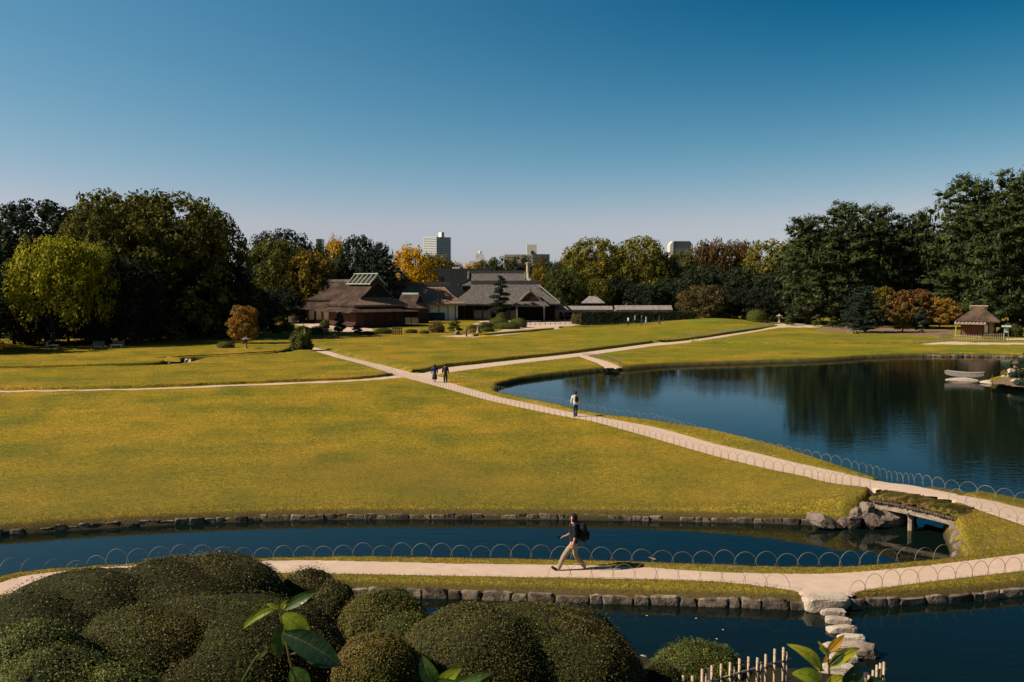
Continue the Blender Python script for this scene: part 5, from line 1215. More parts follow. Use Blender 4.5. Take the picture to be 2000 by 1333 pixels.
# ------------------------------------------------------------------ earth bridge
def bridge():
    A = W(1708, 984, 36.6); B = W(1874, 1021, 33.9); d = Vector((B.x - A.x, B.y - A.y)); L = d.length; d.normalize(); n = Vector((-d.y, d.x)); n = n if n.y > 0 else -n
    ang = math.atan2(d.y, d.x); rt = empty('earth_bridge', (A.x, A.y, 0), ang); tag(rt, 'small turf-covered wooden bridge with log ends and one pair of posts', 'bridge'); rt['label'] = 'small turf-covered wooden bridge with log ends over the channel mouth'
    zb = lambda t: A.z + (B.z - A.z) * t + .05 * math.sin(PI * t)
    K = 12; wid = 3.6
    def beam(y, nm='beam'):
        m = MB(); V = []
        for i in range(K + 1):
            t = i / K; z = zb(t) - .02; x = L * t
            V += [(x, y - .09, z - .13), (x, y + .09, z - .13), (x, y + .09, z + .10), (x, y - .09, z + .10)]
        m.add(V, [(4 * i + k, 4 * i + (k + 1) % 4, 4 * i + 4 + (k + 1) % 4, 4 * i + 4 + k) for i in range(K) for k in range(4)] + [(0, 1, 2, 3), (4 * K, 4 * K + 3, 4 * K + 2, 4 * K + 1)]); m.build(nm, M['wood'], rt)
    beam(0); beam(wid - .2)
    nl = int(L / .105); me = MB().tube([(0, -.22, 0), (0, wid + .1, 0)], .052, 7).mesh('log', M['logend'])
    for i in range(nl):
        t = (i + .5) / nl; o = link('log', me, rt); o.location = (L * t, random.uniform(-.03, .03), zb(t) + .15)
    # turf deck
    m = MB(); V = []; K2 = 40; prof = [(-.13, .20), (-.19, .28), (-.08, .36), (.15, .38), (.55, .40), (.95, .36), (1.1, .22), (wid - .5, .22), (wid, .22), (wid + .12, .2)]
    for i in range(K2 + 1):
        t = -.07 + 1.14 * i / K2; z = zb(min(max(t, 0), 1))
        for y, h in prof: V.append((L * t, y + random.uniform(-.05, .05), z + h + random.uniform(-.05, .06) * (y < 1) - 3. * max(0, abs(t - .5) - .5)))
    q = len(prof); m.add(V, [(i * q + k, i * q + k + 1, (i + 1) * q + k + 1, (i + 1) * q + k) for i in range(K2) for k in range(q - 1)]); m.build('turf_deck', M['bankturf'], rt, True)
    def post(px, y, zt):
        x = px; m = MB(); m.tube([(x, y, -1.4), (x, y, zt)], [.12, .105], 8); m.build('post', M['wood'], rt)
    for x in (L * .44,): 
        for y in (.05, wid - .25): post(x, y, zb(.44) - .12)
    MB().tube([(L * .44, -.15, zb(.44) - .17), (L * .44, wid, zb(.44) - .17)], .07, 6).build('cross_beam', M['darkwood'], rt)
    for y in (wid - .25,): post(L * .97, y, zb(.97) - .1)
    MB().tube([(L * .3, wid - .22, .05), (L * 1.02, wid - .22, -.05)], .05, 6).build('tie_bar', M['darkwood'], rt)
    return A, B, n
M['logend'] = mat('log_ends', (.13, .09, .06), (.06, .045, .035), 8, .9)
M['bankturf'] = mat('dry_bank_turf', (.17, .115, .035), (.085, .055, .03), 9, .95, 1., 18, .05, detail=8, c3=(.12, .12, .02), s3=1.3)
bridge()

# ------------------------------------------------------------------ boat, island things
def boat():
    p = P(1884, 742, WZ); ang = math.atan2(-.1, 1) ; rt = empty('rowing_boat', (p.x, p.y, WZ + .24), R(-38)); tag(rt, 'pale grey flat wooden boat resting on the rock in the pond', 'boat')
    L = 3.3; n = 10; V = []
    for i in range(n + 1):
        t = i / n; x = -L / 2 + L * t; w_ = .48 * (1 - .55 * abs(2 * t - 1) ** 2.4 * (1.0 if t > .5 else .45)); z0 = .02 + .20 * abs(2 * t - 1) ** 3; z1 = .40 + .12 * abs(2 * t - 1) ** 2
        V += [(x, -w_, z1), (x, -w_ * .75, z0), (x, w_ * .75, z0), (x, w_, z1)]
    hull = MB(); hull.add(V, [(4 * i + k, 4 * i + k + 1, 4 * i + 5 + k, 4 * i + 4 + k) for i in range(n) for k in range(3)] + [(0, 1, 2, 3), (4 * n, 4 * n + 1, 4 * n + 2, 4 * n + 3)])
    h = hull.build('hull', M['boatwood'], rt); md = h.modifiers.new('thick', 'SOLIDIFY'); md.thickness = .05
    for i in (1, -1):
        pts = [(V[4 * k + (0 if i == 1 else 3)][0], V[4 * k + (0 if i == 1 else 3)][1], V[4 * k][2] + .02) for k in range(n + 1)]; MB().tube(pts, .03, 5).build('gunwale', M['boatwood'], rt)
    for x in (-1.1, .1, 1.0): MB().box((x, 0, .36), (.22, .8, .04)).build('seat', M['boatwood'], rt)
    MB().box((-1.42, 0, .46), (.35, .6, .04)).build('stern_deck', M['boatwood'], rt)
    MB().tube([(.5, .1, .3), (.5, .1, .75)], .02, 5).build('mooring_peg', M['darkwood'], rt)
M['boatwood'] = mat('grey_boat_boards', (.27, .24, .225), (.18, .16, .15), 3, .8, .2, 8, .2, stretch=(1, 4, 4))
boat()
boulder('rock_slab', 1873, 743, WZ + .04, (1.7, .9, .24), -.1, 111, 'flat rock slab under the boat', 'slab', 'rock')
boulder('sand_spit', 1945, 748, WZ + .06, (1.7, .9, .24), -.3, 112, 'pale sloping spit of the little island', 'slab', 'rock')
boulder('rock', 1965, 737, .0, (.75, .6, .55), .4, 113, 'rounded pale rock stacked on the island', 'slab')
boulder('rock', 1975, 728, .45, (.45, .45, .55), .9, 114, 'upright rock on the island below the lantern cap', 'slab')
boulder('rock', 1985, 747, -.1, (.8, .5, .35), .2, 115, 'low rock at the tip of the island', 'slab')
p = P(1983, 712, .3); p = G(1984, 734)
def lantern(px, base, h, label, m='stone', cap=1.):
    p = G(px, base); rt = empty('stone_lantern', p); tag(rt, label, 'stone lantern'); s = h / 1.6
    MB().lathe([(.28 * s, 0), (.26 * s, .15 * s), (.11 * s, .2 * s), (.10 * s, .75 * s), (.22 * s, .85 * s), (.24 * s, .93 * s)], 8).build('base', M[m], rt)
    MB().box((0, 0, 1.08 * s), (.30 * s, .30 * s, .3 * s)).build('lamp_box', M[m], rt)
    MB().lathe([(.48 * s * cap, 1.20 * s), (.50 * s * cap, 1.26 * s), (.22 * s, 1.42 * s), (.07 * s, 1.5 * s), (.09 * s, 1.58 * s), (.01, 1.64 * s)], 8).build('cap', M[m], rt); return rt
lantern(1984, 736, 1.6, 'stone lantern with flat cap on the island under the pine', cap=.8)
lantern(481, 682, 1.5, 'dark stone lantern with wide cap under the orange maple', 'stone', 1.5)
lantern(933, 651, 1.8, 'pale stone lantern with wide cap before the clipped shrubs', 'slab', 1.4)
lantern(1522, 631, 1.7, 'stone lantern among the shrubs at the end of the long path', 'slab', 1.2)
lantern(1369, 624, 2.2, 'squat grey stone post lantern on the grass mound', 'stone')
c = P(1937, 756, WZ); m = MB(); m.tube([(0, 0, -.5), (.02, 0, 1.05)], .03, 6); o = m.build('depth_pole', M['orangewood']); o.location = c; tag(o, 'thin upright reddish pole standing in the pond before the island', 'pole')
c = P(1992, 757, WZ); rt = empty('boarding_ladder', c, .4); tag(rt, 'pale slanting ladder at the right edge of the island', 'ladder')
for s in (0, .45): MB().tube([(s, 0, 0), (s + .55, .3, 1.3)], .03, 5).build('ladder_rail', M['slab'], rt)
for k in range(4): MB().tube([(.1 + .12 * k, .07 * k, .25 + .27 * k), (.55 + .12 * k, .07 * k, .25 + .27 * k)], .02, 5).build('rung', M['slab'], rt)
# signpost right of the teahouse
p = G(1965, 666); rt = empty('signpost', p, -.3); tag(rt, 'small roofed green notice board on two posts right of the teahouse', 'sign')
for x in (-.28, .28): MB().tube([(x, 0, 0), (x, 0, 1.7)], .05, 6).build('post', M['greymetal'], rt)
MB().box((0, -.08, 1.5), (.5, .08, .75)).build('notice_board', M['verdigris'], rt)
m = MB(); m.add([(-.6, -.5, 1.95), (.6, -.5, 1.95), (.6, .1, 2.2), (-.6, .1, 2.2), (.6, .5, 1.95), (-.6, .5, 1.95)], [(0, 1, 2, 3), (3, 2, 4, 5), (0, 3, 5), (1, 4, 2)]); m.build('sign_roof', M['verdigris'], rt)
# benches in the shade at left
for i, (x, l) in enumerate(((191, 'left of the two cloth-covered benches under the trees'), (229, 'right of the two cloth-covered benches under the trees'), (107, 'low bench beside the seated person in the shade'))):
    p = G(x, 681); rt = empty('bench', p); tag(rt, l, 'bench', 'benches in the shade of the left grove')
    MB().box((0, 0, .42), (1.6 if i < 2 else 1.0, .9, .12)).build('seat', M['benchcloth'] if i < 2 else M['wood'], rt)
    for sx in (-.65, .65): MB().box((sx * (1 if i < 2 else .6), 0, .18), (.1, .7, .36)).build('leg', M['wood'], rt)
    if i < 2: MB().box((0, .4, .7), (1.5, .06, .4)).build('backrest', M['benchcloth'], rt)

# ------------------------------------------------------------------ people
PC = {}
def cmat(name, c, c2=None, r=.85, sc=12):
    if name not in PC: PC[name] = mat(name, c, c2, sc, r, .15, 30, .2, coord='obj')
    return PC[name]
SKIN = cmat('skin', (.46, .26, .18), (.42, .23, .16), .6)
HAIR = cmat('black_hair', (.012, .010, .010), (.02, .017, .016), .55)
def skin(name, pts, edges, rads, m, parent, root=0, sub=1):
    me = bpy.data.meshes.new(name); me.from_pydata([tuple(p) for p in pts], edges, []); me.materials.append(m)
    o = link(name, me, parent); sk = o.modifiers.new('skin', 'SKIN'); sk.use_smooth_shade = True
    for i, v in enumerate(me.skin_vertices[0].data):
        r = rads[i]; v.radius = (r, r) if not isinstance(r, tuple) else r; v.use_root = (i == root)
    s = o.modifiers.new('sub', 'SUBSURF'); s.levels = sub; s.render_levels = sub
    return o
def person(px, py, label, face, pose='stand', top=('navy_shirt', (.016, .022, .04)), bot=('beige_trousers', (.34, .26, .18)), shoe=('dark_shoes', (.02, .02, .03)), hair='short', skirt_=False, hgt=1.7, hat=None, loc=None, detail=False, group=None, sleeves=.55):
    """a clothed figure; local +Y is the way it faces"""
    p = loc or G(px, py); rt = empty('person', p, face); tag(rt, label, 'person', group); s = hgt / 1.72; rt.scale = (s, s, s)
    if pose == 'walk':
        legs = {-1: [(-.09, .02, .90), (-.10, .30, .50), (-.10, .46, .12), (-.10, .50, .09), (-.10, .68, .20)], 1: [(.09, -.02, .90), (.10, -.04, .48), (.10, -.32, .14), (.10, -.33, .05), (.10, -.14, .03)]}
        arms = {-1: [(-.19, .0, 1.40), (-.25, -.03, 1.14), (-.25, .03, .90), (-.24, .04, .84)], 1: [(.19, .0, 1.40), (.24, .02, 1.15), (.20, .22, 1.03), (.18, .27, 1.02)]}
    elif pose == 'sit':
        legs = {k: [(.09 * k, .0, .50), (.11 * k, .42, .48), (.11 * k, .45, .10), (.11 * k, .46, .05), (.11 * k, .64, .03)] for k in (-1, 1)}
        arms = {k: [(.19 * k, 0, .98), (.24 * k, .08, .74), (.15 * k, .30, .62), (.12 * k, .36, .60)] for k in (-1, 1)}
    else:
        g_ = .10 if pose == 'stroll' else .0
        legs = {k: [(.09 * k, 0, .90), (.10 * k, g_ * k * .9 + .02, .48), (.10 * k, g_ * k * 1.3 - (.08 if g_ * k < 0 else 0), .10), (.10 * k, g_ * k * 1.3 - (.08 if g_ * k < 0 else 0), .05), (.10 * k, g_ * k * 1.3 + .16, .03)] for k in (-1, 1)}
        arms = {k: [(.19 * k, 0, 1.40), (.25 * k, -.06 * k * g_ * 8, 1.13), (.25 * k, .05 - .1 * k * g_ * 6, .90), (.24 * k, .07 - .1 * k * g_ * 6, .82)] for k in (-1, 1)}
    dz = -.42 if pose == 'sit' else 0
    sp_ = [(0, 0, .95 + dz), (0, 0, 1.10 + dz), (0, .01, 1.30 + dz), (0, 0, 1.43 + dz), (0, .02, 1.50 + dz), (0, .03, 1.60 + dz), (0, .02, 1.69 + dz)]
    pts = list(sp_); rad = [.12, .11, .125, .08, .055, .085, .07]; ed = [(i, i + 1) for i in range(6)]
    for k in (-1, 1):
        b = len(pts); pts += legs[k]; rad += [.085, .058, .042, .042, .03]; ed += [(0, b)] + [(b + i, b + i + 1) for i in range(4)]
        b = len(pts); pts += arms[k]; rad += [.055, .042, .03, .032]; ed += [(3, b)] + [(b + i, b + i + 1) for i in range(3)]
    skin('body', pts, ed, rad, SKIN, rt, 0, 1)
    # hands: palm and five fingers
    for k in (-1, 1):
        w0 = Vector(arms[k][2]); w1 = Vector(arms[k][3]); d = (w1 - w0).normalized(); side = Vector((0, 1, 0)) if abs(d.z) > .6 else Vector((1, 0, 0)); inn = Vector((-k, 0, 0)) if abs(d.z) > .6 else Vector((0, 0, -1))
        if detail:
            P0 = w1; pts2 = [P0 - d * .02, P0 + d * .05]; rr = [.03, (.038, .022)]; e2 = [(0, 1)]
            for f, (o_, ln) in enumerate(((-.028, .065), (-.010, .075), (.010, .070), (.027, .055))):
                b = len(pts2); q = P0 + d * .07 + side * o_; pts2 += [q, q + d * ln * .5 + inn * .008, q + d * ln * .85 + inn * .032]; rr += [.010, .009, .007]; e2 += [(1, b), (b, b + 1), (b + 1, b + 2)]
            b = len(pts2); q = P0 + d * .02 + side * .03; pts2 += [q, q + d * .03 + side * .025 + inn * .01, q + d * .055 + side * .03 + inn * .02]; rr += [.013, .011, .009]; e2 += [(0, b), (b, b + 1), (b + 1, b + 2)]
            skin('hand', pts2, e2, rr, SKIN, rt, 0, 1)
    # clothes
    tm = cmat(*top)
    T = [(0, 0, .80 + dz), (0, 0, 1.04 + dz), (0, .01, 1.30 + dz), (0, 0, 1.44 + dz)]; rr = [(.18, .155), (.18, .15), (.19, .155), (.13, .10)]; e = [(0, 1), (1, 2), (2, 3)]
    for k in (-1, 1):
        a = [Vector(v) for v in arms[k]]; b = len(T); fr = sleeves; e1 = a[0].lerp(a[1], 1.); end = a[1].lerp(a[2], max(0, fr * 2 - 1)) if fr > .5 else a[0].lerp(a[1], fr * 2)
        if fr > .5: T += [a[0], a[1], end]; rr += [.082, .070, .062]; e += [(3, b), (b, b + 1), (b + 1, b + 2)]
        else: T += [a[0], end]; rr += [.082, .07]; e += [(3, b), (b, b + 1)]
    skin('shirt', T, e, rr, tm, rt, 2, 1)
    bm_ = cmat(*bot)
    if skirt_:
        m = MB(); K = 14; pr = [(.15, 1.0), (.17, .9), (.22, .6), (.25, .36)]; m.lathe(pr, K); m.build('skirt', bm_, rt, True)
    else:
        T = [(0, 0, .97 + dz), (0, 0, .88 + dz)]; rr = [(.15, .125), (.16, .135)]; e = [(0, 1)]
        for k in (-1, 1):
            l = [Vector(v) for v in legs[k]]; b = len(T); T += [l[0] - Vector((0, 0, .06)), l[0].lerp(l[1], .5), l[1], l[1].lerp(l[2], .5), l[2] + (l[2] - l[1]) * .08]; rr += [.105, .095, .082, .074, .070]; e += [(1, b)] + [(b + i, b + i + 1) for i in range(4)]
        skin('trousers', T, e, rr, bm_, rt, 0, 1)
    sm_ = cmat(*shoe)
    for k in (-1, 1):
        l = [Vector(v) for v in legs[k]]; d = (l[4] - l[3]); d.normalize(); skin('shoe', [l[3] - d * .05, l[3] + d * .06, l[3] + d * .20], [(0, 1), (1, 2)], [(.058, .055), (.06, .052), (.055, .038)], sm_, rt, 0, 1)
    # head: hair, nose, eyes, ears
    H = Vector((0, .03, 1.60 + dz))
    hm = MB()
    V = ICO.copy(); V = V * np.array((.108, .122, .125)); 
    keep = []
    for f in ICOF:
        cc = V[f].mean(0)
        if not (cc[1] > .045 and cc[2] < .05): keep.append(f)
    if hair in ('long', 'mid'):
        lo = .22 if hair == 'mid' else .28
        V[:, 2] = np.where(V[:, 2] < 0, V[:, 2] * (1 + lo * 9 * (V[:, 1] < .04)), V[:, 2]); V[:, 1] = np.where((V[:, 2] < -.12), V[:, 1] * .7 - .015, V[:, 1])
    V[:, 1] -= .018; V[:, 2] += .022
    ho = link('hair', mesh_np('hair', V, np.array(keep), [HAIR], True), rt); ho.location = H
    if detail:
        skin('nose', [H + Vector((0, .085, -.0)), H + Vector((0, .108, -.025))], [(0, 1)], [.012, .014], SKIN, rt)
        for k in (-1, 1):
            MB().lathe([(.001, -.012), (.012, 0), (.001, .012)], 6, H + Vector((.032 * k, .083, .012))).build('eye', HAIR, rt)
            MB().lathe([(.004, -.03), (.018, 0), (.004, .03)], 6, H + Vector((.088 * k, 0, 0))).build('ear', SKIN, rt)
        MB().box(H + Vector((0, .086, -.052)), (.045, .012, .008)).build('mouth', cmat('lips', (.25, .08, .07)), rt)
        MB().tube([H + Vector((-.12 + .04 * i, 0 if False else .0, 0)) for i in range(0)] or [(0, .09, 1.44), (0, .10, 1.42)], .01, 5).build('collar', cmat('grey_collar', (.25, .25, .22)), rt)
    if hat: MB().lathe([(.17, 0), (.17, .015), (.10, .03), (.095, .10), (.02, .13)], 12, H + Vector((0, 0, .05))).build('hat', cmat(*hat), rt)
    return rt
def bag(rt, label, size, off, col, name='backpack', rz=0, straps=True):
    """carried bag: rounded pack with pocket, straps"""
    Mw = Matrix.Translation(rt.location) @ Matrix.Rotation(rt.rotation_euler.z, 4, 'Z') @ Matrix.Scale(rt.scale[0], 4)
    b = empty(name, Mw @ Vector(off), rt.rotation_euler.z); tag(b, label, 'bag')
    sx, sy, sz = size; V = np.sign(ICO) * np.abs(ICO) ** .62 * np.array((sx / 2, sy / 2, sz / 2)); V[:, 1] *= np.where(V[:, 2] > 0, 1 - .5 * V[:, 2] / sz, 1.); 
    link('pack', mesh_np('pack', V, ICOF, [cmat(*col)], True), b)
    V2 = np.sign(ICO) * np.abs(ICO) ** .7 * np.array((sx * .36, sy * .22, sz * .22)); V2[:, 1] -= sy * .5; V2[:, 2] -= sz * .18
    link('pocket', mesh_np('pocket', V2, ICOF, [cmat(*col)], True), b)
    if straps:
        for k in (-1, 1):
            MB().tube([(k * sx * .32, sy * .3, sz * .42), (k * sx * .36, sy * .62 + .06, sz * .50), (k * sx * .34, sy * .62 + .21, sz * .30), (k * sx * .34, sy * .62 + .20, -sz * .1), (k * sx * .42, sy * .4, -sz * .4)], .02, 5).build('strap', cmat('grey_strap', (.035, .035, .035)), b)
        MB().tube([(-sx * .3, -sy * .1, -sz * .45), (-sx * .35, -sy * .7, -sz * .75), (-sx * .36, -sy * .9, -sz * .95)], .008, 4).build('dangling_strap', cmat('grey_strap', (.035, .035, .035)), b)
    return b
man = person(1121, 1113, 'man in dark shirt and beige trousers striding left along the near path', R(88), 'walk', hair='mid', detail=True, hgt=1.76, sleeves=.62, top=('navy_shirt', (.014, .017, .026)))
bag(man, 'black hiking backpack with dangling straps on the walking man', (.36, .28, .60), (0, -.255, 1.20), ('black_nylon', (.012, .013, .015)))
# camera in his forward hand
ph = MB(); ph.box((0, 0, 0), (.03, .13, .07)); ph.box((0, .07, 0), (.05, .05, .05)); o = ph.build('compact_camera', cmat('black_plastic', (.015, .015, .017))); Mw = Matrix.Translation(man.location) @ Matrix.Rotation(man.rotation_euler.z, 4, 'Z'); o.location = Mw @ Vector((.185, .40, 1.02)); o.rotation_euler = (0, 0, man.rotation_euler.z); tag(o, 'small black camera held in the forward hand of the walking man', 'camera')
m2 = person(1124, 814, 'person in white shirt and dark blue trousers walking away on the middle path', R(-170) + PI, 'stroll', top=('white_shirt', (.62, .62, .62)), bot=('navy_trousers', (.03, .045, .075)), shoe=('black_shoes', (.012, .012, .012)), sleeves=.95)
bag(m2, 'black sling bag on the back of the person in white', (.24, .13, .40), (.02, -.19, 1.22), ('black_nylon', (.012, .013, .015)), 'sling_bag', straps=False)
m3 = person(849, 747, 'woman in bright blue jacket and dark skirt at the path junction', R(20), 'stroll', top=('blue_jacket', (.015, .045, .20)), bot=('navy_skirt', (.03, .03, .05)), skirt_=True, sleeves=.95, hgt=1.62, hair='mid')
bag(m3, 'beige shoulder bag carried by the woman in blue', (.22, .12, .24), (-.16, -.2, .92), ('beige_bag', (.35, .24, .20)), 'shoulder_bag', straps=False)
m4 = person(870, 748, 'person in dark olive jacket and black trousers beside the woman in blue', R(5), 'stroll', top=('olive_jacket', (.05, .035, .02)), bot=('black_trousers', (.012, .012, .014)), sleeves=.95, hgt=1.68)
bag(m4, 'dark bag slung behind the person in the olive jacket', (.26, .12, .26), (.02, -.2, 1.0), ('black_nylon', (.012, .013, .015)), 'shoulder_bag', straps=False)
person(911, 658, 'person in pink jacket beside the small stone lantern near the house', R(60), 'stroll', top=('pink_jacket', (.42, .20, .17)), bot=('black_trousers', (.012, .012, .014)), sleeves=.95)
sg_ = 'group strolling in front of the long hedge'
person(1227, 638, 'leftmost of the strolling group, in a white top', R(-70), 'stroll', top=('white_shirt', (.62, .62, .62)), bot=('black_trousers', (.012, .012, .014)), sleeves=.9, group=sg_)
person(1240, 638, 'second of the strolling group, in a pale hat and black skirt', R(-80), 'stroll', top=('grey_top', (.25, .22, .20)), bot=('black_skirt', (.012, .012, .014)), skirt_=True, sleeves=.9, hat=('white_hat', (.7, .66, .6)), group=sg_)
person(1253, 638, 'third of the strolling group, in dark clothes with a hat', R(-60), 'stroll', top=('navy_shirt', (.02, .025, .05)), bot=('navy_trousers', (.03, .045, .075)), sleeves=.9, hat=('beige_hat', (.4, .33, .25)), group=sg_)
person(1262, 638, 'fourth of the strolling group, in a pale grey coat', R(-90), 'stroll', top=('pale_coat', (.35, .35, .38)), bot=('pale_skirt', (.32, .32, .36)), skirt_=True, sleeves=.9, group=sg_)
person(1288, 637.5, 'rightmost walker before the hedge, in dark blue, apart from the others', R(-100), 'stroll', top=('dark_blue_top', (.03, .035, .07)), bot=('navy_trousers', (.03, .045, .075)), sleeves=.9, group=sg_)
person(4, 691, 'person in an orange top crouching at the left edge in the shade', R(100), 'sit', top=('orange_top', (.62, .22, .02)), bot=('brown_trousers', (.12, .05, .03)), sleeves=.9)
person(92, 686, 'person in pale blue sitting beside the low bench in the shade', R(-60), 'sit', top=('pale_blue_top', (.25, .32, .40)), bot=('navy_trousers', (.03, .045, .075)), sleeves=.9)

# ------------------------------------------------------------------ dry leaf on the water
p = P(1280, 1090, WZ + .015); C, Fq = [(0, 0, 0), (.22, .05, .03), (.48, 0, .05), (.24, -.05, .02)], [(0, 1, 2, 3)]
o = link('floating_leaf', mesh_np('floating_leaf', C, Fq, [M['bamboo']])); o.location = (p.x - .25, p.y, WZ + .05); o.rotation_euler = (0, .3, -.5); tag(o, 'tan dry leaf floating in the channel beside the hoops', 'leaf')
for i, (x, y) in enumerate(((1357, 1208), (1411, 1231), (1401, 1249), (1266, 1203))):
    p = P(x, y, WZ + .01); o = link('floating_leaf', mesh_np('floating_leaf', [(0, 0, 0), (.03, .025, .004), (.07, 0, .0), (.035, -.025, .003)], [(0, 1, 2, 3)], [M['paper']])); o.location = p; o.rotation_euler = (0, 0, i); tag(o, 'tiny pale leaf floating on the dark near water', 'leaf', 'tiny leaves on the near water')

# ------------------------------------------------------------------ clipped azalea domes in the foreground
M['azalea'] = mat('azalea_leaves', (.092, .104, .018), (.050, .062, .014), 1.6, .5, 0, spec=.14, transl=.1, island=.26, detail=5, c3=(.135, .100, .022), s3=.5)
M['azalea_g'] = mat('azalea_green_leaves', (.12, .14, .022), (.055, .070, .015), 1.6, .5, 0, spec=.16, transl=.1, island=.35, detail=5)
M['azalea_d'] = mat('azalea_dark_leaves', (.085, .085, .02), (.036, .040, .013), 1.6, .45, 0, spec=.16, transl=.08, island=.3, detail=5, c3=(.11, .08, .022), s3=.5)
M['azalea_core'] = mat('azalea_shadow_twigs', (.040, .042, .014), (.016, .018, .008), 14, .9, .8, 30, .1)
def dome(label, lobes, nleaf, m='azalea', size=.021, wild=.015, extra=0):
    """lobes: (px, top_py, width_px, Y, depth/width, power)"""
    c = Vector((W(lobes[0][0], 0, lobes[0][3]).x, lobes[0][3], 0)); rt = empty('azalea_shrub', c); tag(rt, label, 'clipped shrub', 'clipped azaleas in the foreground')
    Cs, Ds = [], []; cores = []
    g = rng; info = []
    for px, top, wd, Y, dr, pw in lobes:
        x = W(px, 0, Y).x; zt = W(px, top, Y).z; z0 = gz(x, Y) - .3; h = zt - z0; a = wd / 2 / F * Y; b = a * dr; info.append((x - c.x, Y - c.y, z0, a, b, h, pw))
    area = np.array([i[3] * (i[4] + i[5]) for i in info]); cnt = (area / area.sum() * nleaf).astype(int)
    for (x, y, z0, a, b, h, pw), n in zip(info, cnt):
        def surf(d):
            return d
        ph = g.uniform(0, 6, 6)
        def lump(p): return 1 + .035 * np.sin(3.1 * p[:, :1] * 2 + ph[0]) * np.sin(2.7 * p[:, 1:2] * 2 + ph[1]) + .025 * np.sin(7 * p[:, :1] + ph[2]) * np.sin(6 * p[:, 2:3] + ph[3]) + .02 * np.sin(11 * p[:, 1:2] + ph[4])
        d = sph(n); d[:, 1] = np.where(g.random(n) < .45, -np.abs(d[:, 1]), d[:, 1])
        cz = min(h * .8, .62 * a + .25); p = surf(d); S3 = np.array((a, b, cz)); lowf = np.maximum(0, -p[:, 2:3]); off = g.normal(0, wild, (n, 1)) + (g.random((n, 1)) < .03) * g.uniform(0, .10, (n, 1))
        nn = p / S3; nn[:, 2] *= (p[:, 2] > 0); nn /= np.linalg.norm(nn, axis=1, keepdims=True) + 1e-9
        def shape(p):
            xy = p[:, :2] / np.maximum(1e-6, np.where(p[:, 2:3] < 0, np.sqrt(1 - np.minimum(.999, p[:, 2:3] ** 2)), 1.)) * np.where(p[:, 2:3] < 0, 1 - .35 * p[:, 2:3] ** 2, 1.)
            q = np.concatenate([xy, p[:, 2:3]], 1); L_ = lump(p)
            o = q * S3 * L_; o[:, 2] = np.where(p[:, 2] < 0, p[:, 2] * (h - cz), o[:, 2]); return o + np.array((x, y, z0 + h - cz))
        Cs.append(shape(p) + nn * (off + .01)); Ds.append(nn)
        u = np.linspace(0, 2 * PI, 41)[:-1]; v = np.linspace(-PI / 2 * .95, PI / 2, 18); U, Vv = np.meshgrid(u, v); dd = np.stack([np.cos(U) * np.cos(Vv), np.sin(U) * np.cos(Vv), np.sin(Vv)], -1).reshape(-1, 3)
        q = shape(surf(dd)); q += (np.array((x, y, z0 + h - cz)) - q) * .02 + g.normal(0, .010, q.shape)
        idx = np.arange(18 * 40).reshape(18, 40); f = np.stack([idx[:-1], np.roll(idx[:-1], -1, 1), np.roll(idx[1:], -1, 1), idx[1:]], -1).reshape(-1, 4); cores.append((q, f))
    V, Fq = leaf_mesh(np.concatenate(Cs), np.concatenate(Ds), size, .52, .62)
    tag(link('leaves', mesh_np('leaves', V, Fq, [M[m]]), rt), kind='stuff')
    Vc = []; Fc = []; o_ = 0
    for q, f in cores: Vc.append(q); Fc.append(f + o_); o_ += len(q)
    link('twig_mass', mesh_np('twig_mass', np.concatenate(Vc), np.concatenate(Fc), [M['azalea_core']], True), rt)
    return rt, c
dome('dark double dome of clipped azalea at far left, reaching up to the channel', [(150, 1112, 420, 20.5, .8, 2.5), (30, 1155, 330, 19.5, .8, 2.3), (290, 1100, 420, 21, .7, 2.4)], 46800, 'azalea_d', 0.0198, .03)
dome('tall dark azalea dome touching the left end of the visible path', [(410, 1084, 290, 22, .8, 2.8), (330, 1088, 300, 22, .8, 2.5)], 39000, 'azalea_d', 0.0198, .03)
dome('ragged azalea with pale bare stems right of the tall dark dome', [(590, 1112, 125, 22.6, .8, 2.6), (640, 1135, 90, 22.2, .8, 2.4)], 14300, 'azalea_d', 0.0206, .05)
dome('broad brownish azalea dome in the left foreground behind the leafy sprig', [(400, 1166, 540, 17.2, .75, 2.5), (500, 1172, 330, 17.6, .75, 2.4), (260, 1186, 330, 16.6, .7, 2.4)], 80600, 'azalea', 0.0163, .012)
dome('fresh green ragged azalea at the left edge', [(40, 1217, 230, 15.6, .7, 2.4)], 18200, 'azalea_g', 0.0189, .05)
dome('bright green low azalea in the bottom left corner', [(80, 1268, 300, 13.2, .7, 2.4), (200, 1300, 200, 13, .7, 2.4)], 28600, 'azalea_g', 0.0155, .03)
dome('medium azalea dome in the centre between the two broad ones', [(742, 1153, 180, 20, .8, 2.6)], 23400, 'azalea', 0.0181, .02)
dome('green azalea tuft in front of the medium dome', [(790, 1200, 130, 18.6, .8, 2.4)], 9100, 'azalea_g', 0.0181, .05)
dome('small brownish azalea dome at the bottom, left of the biggest dome', [(725, 1240, 180, 15.8, .8, 2.4)], 23400, 'azalea', 0.0155, .012)
dome('biggest azalea dome at bottom centre with two merged crowns', [(930, 1183, 340, 17, .8, 2.6), (1060, 1180, 400, 18, .75, 2.7), (1110, 1212, 300, 17.2, .8, 2.5), (1010, 1192, 440, 17.4, .7, 2.5)], 85800, 'azalea', 0.0163, .012)
dome('small isolated azalea by the dark water left of the bamboo fence', [(1377, 1257, 190, 21.5, .8, 2.5)], 18200, 'azalea_g', 0.0198, .04)
dome('dark azalea in shade at the bottom edge left of the bamboo fence', [(1300, 1296, 110, 19.5, .8, 2.5)], 7800, 'azalea_d', 0.0189, .03)
